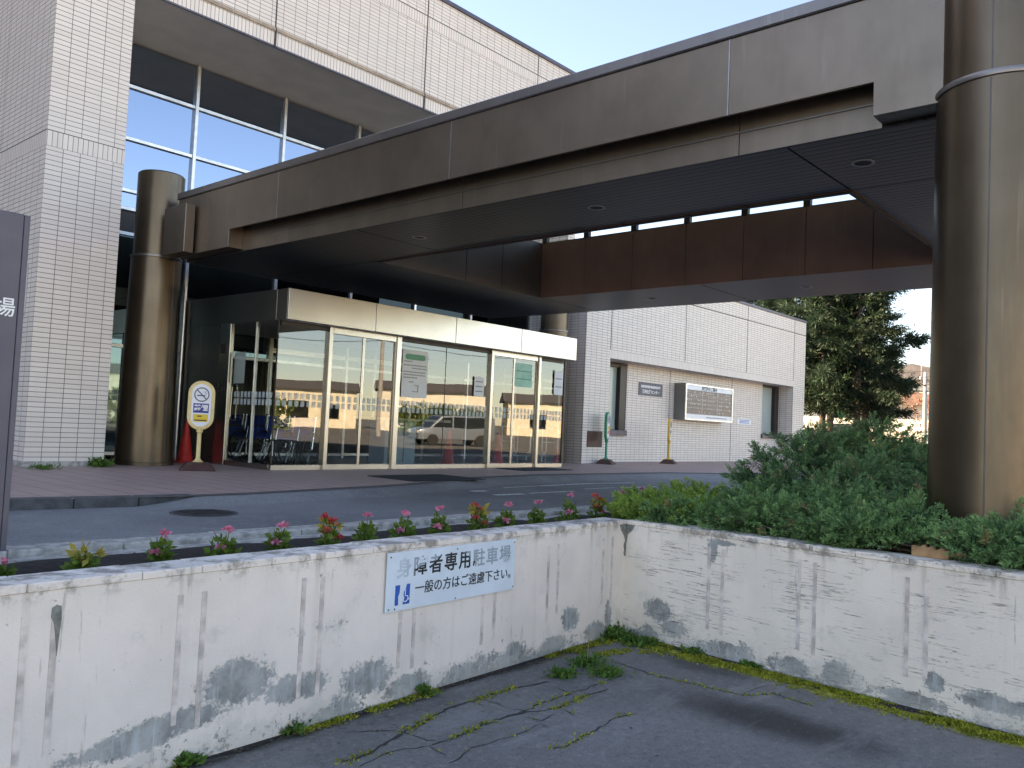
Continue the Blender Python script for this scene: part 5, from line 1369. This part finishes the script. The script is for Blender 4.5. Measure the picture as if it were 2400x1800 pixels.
for pts, w in CR_:
    w = w * 1.35; w3 = [onz(p, ZP) for p in pts]
    fine = []
    for a, b in zip(w3, w3[1:]):
        k = max(2, int(np.linalg.norm(b - a) / 0.035))
        for i in range(k):
            q = a + (b - a) * i / k; fine.append(q + np.array([rnd.gauss(0, 0.006), rnd.gauss(0, 0.006), 0]))
    fine.append(w3[-1])
    ws = [w * rnd.uniform(0.35, 1.15) for _ in fine]; ws[0] = ws[-1] = 0.0012
    for i in range(len(fine) - 1):
        a, b = fine[i], fine[i + 1]; d = unit((b - a)[None, :2])[0]; n_ = np.array([-d[1], d[0]])
        m.quad((*(a[:2] - n_ * ws[i] / 2), ZP + 0.0025), (*(b[:2] - n_ * ws[i + 1] / 2), ZP + 0.0025), (*(b[:2] + n_ * ws[i + 1] / 2), ZP + 0.0025), (*(a[:2] + n_ * ws[i] / 2), ZP + 0.0025))
        if w > 0.009:
            for _ in range(5 if w > 0.012 else 2):
                if math.sin(a[0] * 9 + a[1] * 5) > -0.2: mossP.append(a + np.array([rnd.gauss(0, w * 0.9), rnd.gauss(0, w * 0.9), 0]))
        elif rnd.random() < 0.15: mossP.append(a)
struct(m.build('pavement_crack', 'joint_dark'))
# dark silt strip and moss along the wall foot
m = MB()
def strip(S, D_, NN, length, w0, step_=0.12):
    k = int(length / step_); prev = None
    for i in range(k + 1):
        a = np.array(S[:2]) + D_ * (i * step_) + NN * 0.01; w = w0 * rnd.uniform(0.5, 1.4)
        b = a - NN * w
        if prev is not None: m.quad((*prev[0], ZP + 0.0035), (*a, ZP + 0.0035), (*b, ZP + 0.0035), (*prev[1], ZP + 0.0035))
        prev = (a, b)
strip(P1, -DW, NW, 6.5, 0.05); strip(P1, EW, NE, 6.0, 0.10)
struct(m.build('silt', 'soil'))
for _ in range(9000):
    u = rnd.uniform(0, 4.5)
    prof = 0.20 if u < 0.9 else 0.15
    v = abs(rnd.gauss(0, 1)) * prof * 0.5 + (0.02 if rnd.random() < 0.5 else 0.06)
    dens = math.sin(u * 4.3 + v * 21) + math.sin(u * 11 - v * 9) * 0.6 + 0.5 * math.sin(u * 27 + v * 40)
    if dens > -0.55 and v < 0.34:
        q = P1[:2] + EW * u - NE * v; mossP.append(np.array([q[0], q[1], ZP]))
for _ in range(2600):
    u = rnd.uniform(0, 5.5); v = abs(rnd.gauss(0, 0.03)) + 0.008
    if math.sin(u * 3.1) + math.sin(u * 8.7) * 0.8 > 0.1 or u < 0.4:
        q = P1[:2] - DW * u - NW * v; mossP.append(np.array([q[0], q[1], ZP]))
for _ in range(1500):
    u = rnd.uniform(0, 0.8); v = rnd.uniform(0, 0.55) * (1 - u * 0.6)
    if math.sin(u * 15 + v * 23) + math.sin(v * 31) > 0.2:
        q = P1[:2] + EW * v - DW * u * 1.0 - NW * 0.03; mossP.append(np.array([q[0], q[1], ZP]))
mp_ = np.array(mossP); k = len(mp_)
off = rng.normal(size=(k, 3, 3)) * np.array([0.012, 0.012, 0]); pp = (mp_[:, None, :] + off).reshape(-1, 3); pp[:, 2] = ZP
dd = rng.normal(size=(len(pp), 3)) * np.array([0.7, 0.7, 0.3]) + np.array([0, 0, 0.6])
v = unit(dd); w = unit(np.cross(v, rng.normal(size=v.shape)))
l_ = rng.uniform(0.008, 0.024, size=(len(pp), 1)); wd_ = rng.uniform(0.003, 0.008, size=(len(pp), 1))
Q = np.stack([pp - w * wd_ * 0.6, pp + v * l_ * 0.5 + w * wd_, pp + v * l_, pp + v * l_ * 0.5 - w * wd_], axis=1)
tag(quads_obj('moss', Q, 'moss_green', None, (P1[0], P1[1], ZP)), kind='stuff')
gp = []
for _ in range(2600):
    if rnd.random() < 0.6:
        u = rnd.uniform(0, 5); v = abs(rnd.gauss(0, 0.10)) + 0.01; q = P1[:2] - DW * u - NW * v if rnd.random() < 0.5 else P1[:2] + EW * u - NE * (v * 1.6)
    else: q = np.array([rnd.uniform(1.5, 5.6), rnd.uniform(0.5, 3.7)])
    gp.append((q[0], q[1], ZP + 0.001))
gp = np.array(gp); v_ = rng.normal(size=gp.shape) * np.array([1, 1, 0.12]); v_ = unit(v_); w_ = unit(np.cross(v_, np.array([0, 0, 1.0]) + rng.normal(size=gp.shape) * 0.2)); r_s = rng.uniform(0.003, 0.010, size=(len(gp), 1))
Qg = np.stack([gp, gp + v_ * r_s + w_ * r_s * 0.7, gp + v_ * r_s * 2, gp + v_ * r_s - w_ * r_s * 0.7], axis=1); Qg[:, :, 2] = np.maximum(Qg[:, :, 2], ZP + 0.0045)
leafmat('litter', (0.05, 0.04, 0.03), (0.24, 0.20, 0.15), None, 0, 20.0, 0.0)
tag(quads_obj('leaf_litter', Qg, 'litter', None, (P1[0], P1[1], ZP)), kind='stuff')
def weed(p, r, h, lab, n=120, mat='weed_leaves', stalk=False, z=ZP, ln=0.05, wd=0.008):
    b = onz(p, z) if len(p) == 2 else np.array(p)
    tt = thing('weed', lab, 'weed', tuple(b))
    d = rng.normal(size=(n, 3)); d[:, 2] = np.abs(d[:, 2]) + 0.5; d = unit(d)
    P = b + np.stack([rng.normal(0, r, n), rng.normal(0, r, n), np.zeros(n)], 1)
    quads_obj('blades', sprays(P, d, h * rng.uniform(0.5, 1.2, n), 4, ln, wd, 0.6), mat, tt)
    if stalk:
        MB().tube([b, b + np.array([0.01, 0, 0.12]), b + np.array([0.03, 0.01, 0.24])], [0.004, 0.003, 0.002], 5).build('stalk', 'dry_stalk', tt)
weed((1420, 1582), 0.05, 0.05, 'low tuft of pale grass growing in the lot near the wall corner', 220, ln=0.04, wd=0.004)
weed((1375, 1560), 0.05, 0.06, 'leafy weed with one dry upright stalk beside the pale grass tuft', 70, stalk=True)
weed((1318, 1585), 0.04, 0.03, 'flat creeping weed left of the dry stalk in the lot', 60)
weed((1440, 1493), 0.06, 0.07, 'broad leafy weed right in the corner of the two white walls', 90, ln=0.06, wd=0.014)
weed((1500, 1510), 0.06, 0.04, 'low dark weed at the foot of the right wall by the corner', 80, ln=0.05, wd=0.012)
weed((680, 1715), 0.03, 0.04, 'small green weed at the foot of the left wall', 60)
weed((995, 1630), 0.015, 0.05, 'tiny yellow green weed under the wall sign', 30)
weed((430, 1792), 0.025, 0.05, 'green weed at the bottom edge under the leftmost wall', 60)
weed((1628, 1530), 0.03, 0.03, 'small weed in the moss band of the right wall', 50, ln=0.04, wd=0.01)
weed((1760, 1562), 0.03, 0.03, 'second small weed along the moss band of the right wall', 50, ln=0.04, wd=0.01)
weed((232, 1094), 0.06, 0.11, 'green weed growing from the pavement at the tiled wall corner', 120, z=0.0, ln=0.09, wd=0.02)
weed((100, 1100), 0.08, 0.05, 'thin grass along the foot of the tiled end wall', 60, z=0.0, ln=0.06, wd=0.008)

# ============================================================ BACKGROUND: TREES, HOUSES, POLES
def conifer(name, lab, base, H, R0, bare, mat, nb=120, trunk_r=0.16, droop=-0.15, dens=26, lean=0.0, ln=0.30, wd=0.022):
    tt = thing(name, lab, 'tree', base)
    b = np.array(base)
    pts = [b + np.array([lean * t_ * H * 0.1, 0, t_ * H]) for t_ in (0, .25, .5, .75, 1)]
    MB().tube(pts, [trunk_r, trunk_r * 0.85, trunk_r * 0.6, trunk_r * 0.35, 0.02], 10).build('trunk', 'bark', tt, smooth=True)
    br_m = MB(); P = []; D = []
    for k in range(nb):
        f = bare + (1 - bare) * (k + rnd.random()) / nb
        z = f * H; rr = R0 * (1 - (f - bare) / (1 - bare)) ** 0.6 * (rnd.uniform(0.45, 1.05) if k % 6 else rnd.uniform(1.15, 1.45)) + 0.2
        if f < bare + 0.08: rr *= 0.75
        a = k * 2.39996 + rnd.uniform(-0.4, 0.4)
        d = np.array([math.cos(a), math.sin(a), droop + rnd.uniform(-0.12, 0.2)])
        s = b + np.array([lean * f * H * 0.1, 0, z]); e = s + d * rr; e[2] += 0.12 * rr
        mid = s + d * rr * 0.5 - np.array([0, 0, 0.06 * rr])
        br_m.tube([s, mid, e], [0.035, 0.022, 0.008], 4, cap=False)
        n_ = int(dens * 1.5 * rr / 1.4) + 6
        tt_ = rng.uniform(0.22, 1.0, n_) ** 0.8
        q = s[None] + d[None] * rr * tt_[:, None]; q[:, 2] += 0.12 * rr * tt_ ** 2
        q += rng.normal(size=(n_, 3)) * np.array([0.16, 0.16, 0.09]) * (0.5 + 0.6 * (1 - tt_[:, None]))
        P.append(q); D.append(unit(d[None] * 1.1 + rng.normal(size=(n_, 3)) * 0.38 + np.array([0, 0, 0.05])))
    br_m.build('limbs', 'bark', tt)
    P = np.concatenate(P); D = np.concatenate(D)
    quads_obj('crown', sprays(P, D, 0.42 * rng.uniform(0.6, 1.4, len(P)), 9, ln, wd, 0.75, 0.28), mat, tt)
    return tt
g0 = lambda p, d: (atd(p, d)[0], atd(p, d)[1], -0.16)
conifer('spruce_tree', 'broad dark spruce with a grey trunk beside the brown trunked one', g0((2007, 1040), 40), 10.0, 1.9, 0.20, 'spruce_needles', 72, 0.18, -0.18, 28)
conifer('spruce_tree', 'tall dark spruce with ragged branches reaching out to the bright sky', g0((2026, 1040), 42), 10.6, 2.3, 0.20, 'spruce_needles', 82, 0.19, -0.10, 28)
conifer('pine_tree', 'dark pine on a thin trunk nearest to the tiled wing corner', g0((1926, 1040), 41), 10.0, 2.0, 0.24, 'pine_needles', 85, 0.17, 0.12, 26, ln=0.42)
conifer('pine_tree', 'pine with darker trunk between the wing and the spruces', g0((1944, 1040), 43), 10.6, 2.1, 0.25, 'spruce_needles', 90, 0.18, 0.05, 26)
conifer('pine_tree', 'light green pine rising behind the roof of the low wing', g0((1850, 1040), 47), 11.0, 2.6, 0.3, 'pine_needles', 100, 0.2, 0.25, 28, ln=0.40)
conifer('pine_tree', 'farther pine showing over the roof near the canopy edge', g0((1775, 1040), 52), 10.6, 2.4, 0.3, 'pine_needles', 90, 0.2, 0.2, 26, ln=0.40)
# leafless bush at the wing corner
bb = np.array(g0((1905, 1040), 38)); t = thing('bare_bush', 'leafless dark bush beside the right corner of the low wing', 'bush', tuple(bb))
m = MB()
for k in range(26):
    a = rnd.uniform(0, 6.28); e = bb + np.array([math.cos(a) * rnd.uniform(.4, 1.1), math.sin(a) * rnd.uniform(.4, 1.1), rnd.uniform(1.0, 2.5)])
    mid = bb + (e - bb) * 0.5 + np.array([rnd.uniform(-.1, .1), rnd.uniform(-.1, .1), 0.1])
    m.tube([bb, mid, e], [0.03, 0.018, 0.006], 5)
    for _ in range(3):
        e2 = mid + np.array([rnd.uniform(-.5, .5), rnd.uniform(-.5, .5), rnd.uniform(.2, .7)]); m.tube([mid, e2], [0.012, 0.004], 4)
m.build('branches', 'twig', t)
# houses
def house(name, lab, c, ang, w, d, h, roofh, wm, rm, wins=(), flat=False, balcony=False):
    tt = thing(name, lab, 'house', (0, 0, 0))
    MB().box(-w / 2, w / 2, -d / 2, d / 2, 0, h).build('wall', wm, tt)
    if flat:
        MB().box(-w / 2 - 0.2, w / 2 + 0.2, -d / 2 - 0.2, d / 2 + 0.2, h, h + roofh).build('roof', rm, tt)
    else:
        o_ = 0.45
        r = MB(); a = [(-w / 2 - o_, -d / 2 - o_, h), (w / 2 + o_, -d / 2 - o_, h), (w / 2 + o_, d / 2 + o_, h), (-w / 2 - o_, d / 2 + o_, h)]
        p, q = (-w / 2 - o_, 0, h + roofh), (w / 2 + o_, 0, h + roofh)
        r.quad(a[0], a[1], q, p); r.quad(a[2], a[3], p, q); r.poly([a[0], p, a[3]]); r.poly([a[1], a[2], q]); r.poly([a[0], a[3], a[2], a[1]])
        r.build('roof', rm, tt)
    for (side, u, z0_, ww, hh_) in wins:
        if side in 'fb':
            s = -1 if side == 'f' else 1
            f = MB().box(u - ww / 2 - .08, u + ww / 2 + .08, min(s * d / 2, s * (d / 2 + .06)), max(s * d / 2, s * (d / 2 + .06)), z0_ - .08, z0_ + hh_ + .08).build('window', 'dark_frame', tt)
            y_ = s * (d / 2 + 0.07)
            MB().box(u - ww / 2, u + ww / 2, min(y_, y_ - s * .008), max(y_, y_ - s * .008), z0_, z0_ + hh_).build('pane', 'office_glass', f)
        else:
            s = -1 if side == 'l' else 1
            f = MB().box(min(s * w / 2, s * (w / 2 + .06)), max(s * w / 2, s * (w / 2 + .06)), u - ww / 2 - .08, u + ww / 2 + .08, z0_ - .08, z0_ + hh_ + .08).build('window', 'dark_frame', tt)
            x_ = s * (w / 2 + 0.07)
            MB().box(min(x_, x_ - s * .008), max(x_, x_ - s * .008), u - ww / 2, u + ww / 2, z0_, z0_ + hh_).build('pane', 'office_glass', f)
    tt.location = c; tt.rotation_euler = (0, 0, ang)
    return tt
def hat(p, d): q = atd(p, d); return (q[0], q[1], -0.16)
house('house', 'cream house with a wide low window behind the spruces', hat((2085, 1020), 66), R_(12), 9, 13, 3.6, 1.2, 'pale_render', 'roof_red', [('l', 2.6, 1.0, 2.6, 1.15), ('l', -3.5, 1.0, 1.4, 1.2)])
house('house', 'taller cream house beyond the utility pole', hat((2150, 1010), 88), R_(10), 10, 13, 6.6, 1.6, 'cream_render', 'roof_grey', [('l', 3.2, 3.9, 1.4, 1.2), ('l', -3, 3.9, 1.4, 1.2), ('l', -1.0, 0.4, 1.0, 2.0), ('l', -4.5, 1.0, 1.4, 1.4)])
house('house', 'pale yellow house seen between the pine trunks', hat((1960, 1015), 84), R_(15), 9, 16, 5.0, 1.6, 'cream_render', 'roof_grey', [('l', 4, 1.0, 2, 1.2), ('l', 0, 1.0, 2, 1.2)])
# grey block wall
a = np.array(hat((1985, 1040), 50)); b = np.array(hat((2097, 1040), 47))
t = thing('block_wall', 'low grey concrete block wall behind the juniper under the spruces', 'wall', tuple((a + b) / 2))
d_ = unit((b - a)[None, :2])[0]; n_ = np.array([-d_[1], d_[0]]); c_ = (a + b) / 2; hl = np.linalg.norm(b - a) / 2
zt_ = atd((2050, 1022), 48)[2]
mm = MB()
for r_ in range(6):
    z0_ = -0.16 + r_ * (zt_ + 0.16) / 6; z1_ = -0.16 + (r_ + 1) * (zt_ + 0.16) / 6 - 0.012
    mm.obox(c_, d_, n_, hl, 0.075, z0_, z1_)
mm.build('blocks', 'block_wall', t)
# sunny hedge with coloured flowers
hb = np.array(hat((2140, 1055), 44)); t = thing('hedge', 'sunlit yellow green hedge between the block wall and the column', 'hedge', tuple(hb))
P = np.stack([rng.uniform(-1.6, 1.6, 900), rng.uniform(-2.8, 2.8, 900), rng.uniform(0.05, 1.0, 900) ** 0.7], 1)
P[:, 2] *= 0.95 + 0.25 * np.sin(P[:, 1] * 3)
quads_obj('leaves', sprays(P + hb, rng.normal(size=(900, 3)) + np.array([0, 0, 0.7]), 0.25, 6, 0.16, 0.045), 'hedge_leaves', t)
m = MB()
for k in range(14): m.tube([hb + [rnd.uniform(-.8, .8), rnd.uniform(-2.4, 2.4), 0], hb + [rnd.uniform(-.8, .8), rnd.uniform(-2.4, 2.4), 0.8]], [0.025, 0.008], 5)
m.build('stems', 'twig', t)
for dx_, mat_, lab in ((2172, 'red_petals', 'orange red flower clump at the foot of the sunny hedge'), (2130, 'sign_white', 'pale blue flower clump left of the orange one')):
    fb = np.array(hat((dx_, 1062), 36)); tt = thing('flower_clump', lab, 'flower', tuple(fb))
    quads_obj('blossoms', leaf_quads(fb + [0, 0, 0.45], (0.4, 0.4, 0.3), 160, 0.12, 0.05), mat_, tt)
    quads_obj('leaves', leaf_quads(fb, (0.4, 0.4, 0.5), 120, 0.18, 0.05), 'hedge_leaves', tt)
# red-leaved tree
rb_ = np.array(hat((2185, 1040), 62)); t = thing('red_tree', 'small red leaved tree before the far cream house', 'tree', tuple(rb_))
MB().tube([rb_, rb_ + [0, 0.1, 1.6], rb_ + [0, 0, 3.0]], [0.09, 0.07, 0.03], 8).build('trunk', 'bark', t)
P = []; m = MB()
for k in range(34):
    a_ = rnd.uniform(0, 6.28); z_ = rnd.uniform(1.6, 4.6); s_ = rb_ + np.array([0, 0, min(z_, 2.9)]); e_ = rb_ + np.array([math.cos(a_) * rnd.uniform(.6, 2.4), math.sin(a_) * rnd.uniform(.6, 2.6), z_])
    m.tube([s_, (s_ + e_) / 2 + [0, 0, 0.15], e_], [0.03, 0.02, 0.006], 4)
    P.append(e_ + rng.normal(size=(16, 3)) * 0.28)
m.build('limbs', 'bark', t); P = np.concatenate(P)
quads_obj('crown', sprays(P, rng.normal(size=P.shape), 0.2, 5, 0.16, 0.05), 'red_leaves', t)
# utility poles with wires
def pole(lab, base, h, arms=True):
    tt = thing('utility_pole', lab, 'utility pole', base, None)
    x, y, z = base
    MB().tube([(x, y, z), (x, y, z + h)], [0.17, 0.10], 12).build('shaft', 'pole_concrete', tt, smooth=True)
    if arms:
        am = MB().box(x - 0.05, x + 0.05, y - 0.9, y + 0.9, z + h - 0.55, z + h - 0.45).box(x - 0.05, x + 0.05, y - 0.7, y + 0.7, z + h - 1.25, z + h - 1.15); am.build('cross_arm', 'iron', tt)
        ins = MB()
        for dy in (-0.8, -0.3, 0.3, 0.8): ins.lathe((x, y + dy, z + h - 0.45), [(0.05, 0), (0.05, 0.15), (0.02, 0.2)], 8)
        ins.build('insulators', 'letter_white', tt)
    return tt
pb_ = hat((2166, 1040), 58); hpole = atd((2167, 872), 58)[2] + 0.16
pole('grey utility pole rising beside the big right column', pb_, hpole)
MB().tube([(pb_[0], pb_[1] - 0.45, hpole - 0.7), (pb_[0], pb_[1] - 0.45, hpole + 1.4)], 0.02, 6).tube([(pb_[0], pb_[1] + 0.25, hpole - 0.7), (pb_[0], pb_[1] + 0.25, hpole + 1.3)], 0.02, 6).build('antenna', 'pole_concrete', bpy.data.objects['utility_pole'])
def wires(lab, pairs, sag=0.5, r=0.018):
    tt = thing('overhead_wires', lab, 'wires', tuple(pairs[0][0]))
    for a, b in pairs:
        a = np.array(a); b = np.array(b)
        MB().tube([a + (b - a) * s - np.array([0, 0, sag * 4 * s * (1 - s)]) for s in np.linspace(0, 1, 13)], r, 4).build('wire', 'wire', tt)
wr = []
for (ya, yb2) in ((735, 728), (760, 750), (788, 782), (833, 828), (868, 864), (882, 878), (900, 897)):
    A = atd((1900, ya + 14), 60); B = atd((2330, yb2 - 10), 56); wr.append((A, B))
wires('thin dark power lines crossing the bright sky behind the spruces', wr, 0.15, 0.016)
# beyond the camera: what the glass and the steel reflect
refl = [((-34, -58), -8, 13, 9, 4.6, 'cream_render'), ((-8, -64), 4, 13, 9, 5.0, 'pale_render'), ((20, -66), 14, 14, 9, 4.4, 'cream_render'), ((38, -62), 26, 12, 9, 4.8, 'pale_render'), ((53, -54), 34, 13, 9, 3.9, 'cream_render'),
        ((66, -46), 40, 12, 9, 4.4, 'pale_render'), ((79, -37), 44, 14, 9, 3.8, 'cream_render'), ((93, -26), 52, 14, 9, 4.6, 'pale_render')]
names = ['far left beyond the camera', 'second from the left beyond the camera', 'third from the left beyond the camera', 'mirrored in the left entrance pane', 'mirrored in the left sliding door', 'mirrored in the middle entrance glass', 'mirrored in the right sliding door', 'mirrored in the last entrance pane']
for i, ((x, y), a, w, d, h, wm) in enumerate(refl):
    house('house', 'sunlit cream house across the street, ' + names[i], (x, y, -0.16), R_(a), w, d, h, 1.1, wm, 'roof_grey',
          [('b', -3.5, 1.0, 1.6, 1.4), ('b', 0.5, 1.0, 2.0, 1.6), ('b', 4.0, 1.0, 1.2, 1.4)])
for i, (x, y, h) in enumerate(((22, -22, 8.5), (36, -19, 9.0), (50, -14, 9.0))):
    pole('concrete utility pole across the street, %s' % ('nearest the left pane reflection', 'mirrored left of the middle entrance glass', 'mirrored by the right sliding door')[i], (x, y, -0.16), h)
prs = []
for (p, q) in (((22, -22), (36, -19)), ((36, -19), (50, -14)), ((50, -14), (75, -2)), ((22, -22), (-20, -30))):
    for dz, dy in ((8.3, -0.8), (8.3, 0.8), (7.4, -0.6), (7.4, 0.6), (6.4, 0)): prs.append(((p[0], p[1] + dy, dz - 0.2), (q[0], q[1] + dy, dz - 0.2)))
wires('power lines along the street mirrored in the entrance glass', prs, 0.5, 0.02)
for i, (x, y, lx, ly) in enumerate(((30, -28, 5, 1.2), (46, -23, 4, 1.2), (14, -30, 5, 1.2))):
    hb = np.array([x, y, -0.16]); t = thing('hedge', ('rounded green hedge across the street, mirrored left of the poster', 'rounded green hedge across the street, mirrored behind the middle glass', 'rounded green hedge across the street, mirrored in the left pane')[i], 'hedge', tuple(hb))
    P = np.stack([rng.uniform(-lx, lx, 700), rng.uniform(-ly, ly, 700), rng.uniform(0.1, 2.2, 700)], 1)
    quads_obj('leaves', sprays(P + hb, rng.normal(size=(700, 3)), 0.4, 6, 0.3, 0.1), 'hedge_leaves', t)
# silver van
vt = thing('van', 'silver van parked right of the view, mirrored in the middle entrance glass', 'van', (0, 0, 0))
side = [(-2.3, .35), (-2.25, .9), (-1.6, 1.05), (-0.9, 1.75), (1.9, 1.85), (2.25, 1.7), (2.3, .35)]
MB().extr(side, (1, 0, 0), (0, 0, 1), (0, -0.85, 0), (0, 1, 0), 1.7).build('body', 'van_paint', vt, bevel=0.06, smooth=True, seg=2)
for s in (-1, 1):
    y_ = s * 0.856
    MB().extr([(-1.45, 1.08), (-0.85, 1.65), (-0.35, 1.68), (-0.35, 1.08)], (1, 0, 0), (0, 0, 1), (0, y_, 0), (0, s, 0), 0.006).build('side_window', 'van_glass', vt)
    MB().extr([(-0.25, 1.08), (-0.25, 1.69), (1.95, 1.72), (2.05, 1.08)], (1, 0, 0), (0, 0, 1), (0, y_, 0), (0, s, 0), 0.006).build('side_window', 'van_glass', vt)
    for x_ in (-1.45, 1.45):
        w_ = MB().lathe((0, 0, 0), [(0.12, -0.1), (0.33, -0.1), (0.33, 0.1), (0.12, 0.1)], 24)
        w_.v = [(x_ + p[0], s * 0.80 + p[2], 0.33 + p[1]) for p in w_.v]; w_ = w_.build('wheel', 'tyre', vt)
    MB().box(-2.32, -2.2, s * 0.6 - 0.18, s * 0.6 + 0.18, 0.72, 0.88).build('headlight', 'lamp_lens', vt)
MB().hexa([(-1.62, -.7, 1.06), (-1.58, -.7, 1.05), (-1.58, .7, 1.05), (-1.62, .7, 1.06), (-0.98, -.66, 1.70), (-0.94, -.66, 1.69), (-0.94, .66, 1.69), (-0.98, .66, 1.70)]).build('windscreen', 'van_glass', vt)
vt.scale = (0.86, 0.86, 0.80); vt.location = (28.2, -4.2, -0.15); vt.rotation_euler = (0, 0, R_(20))
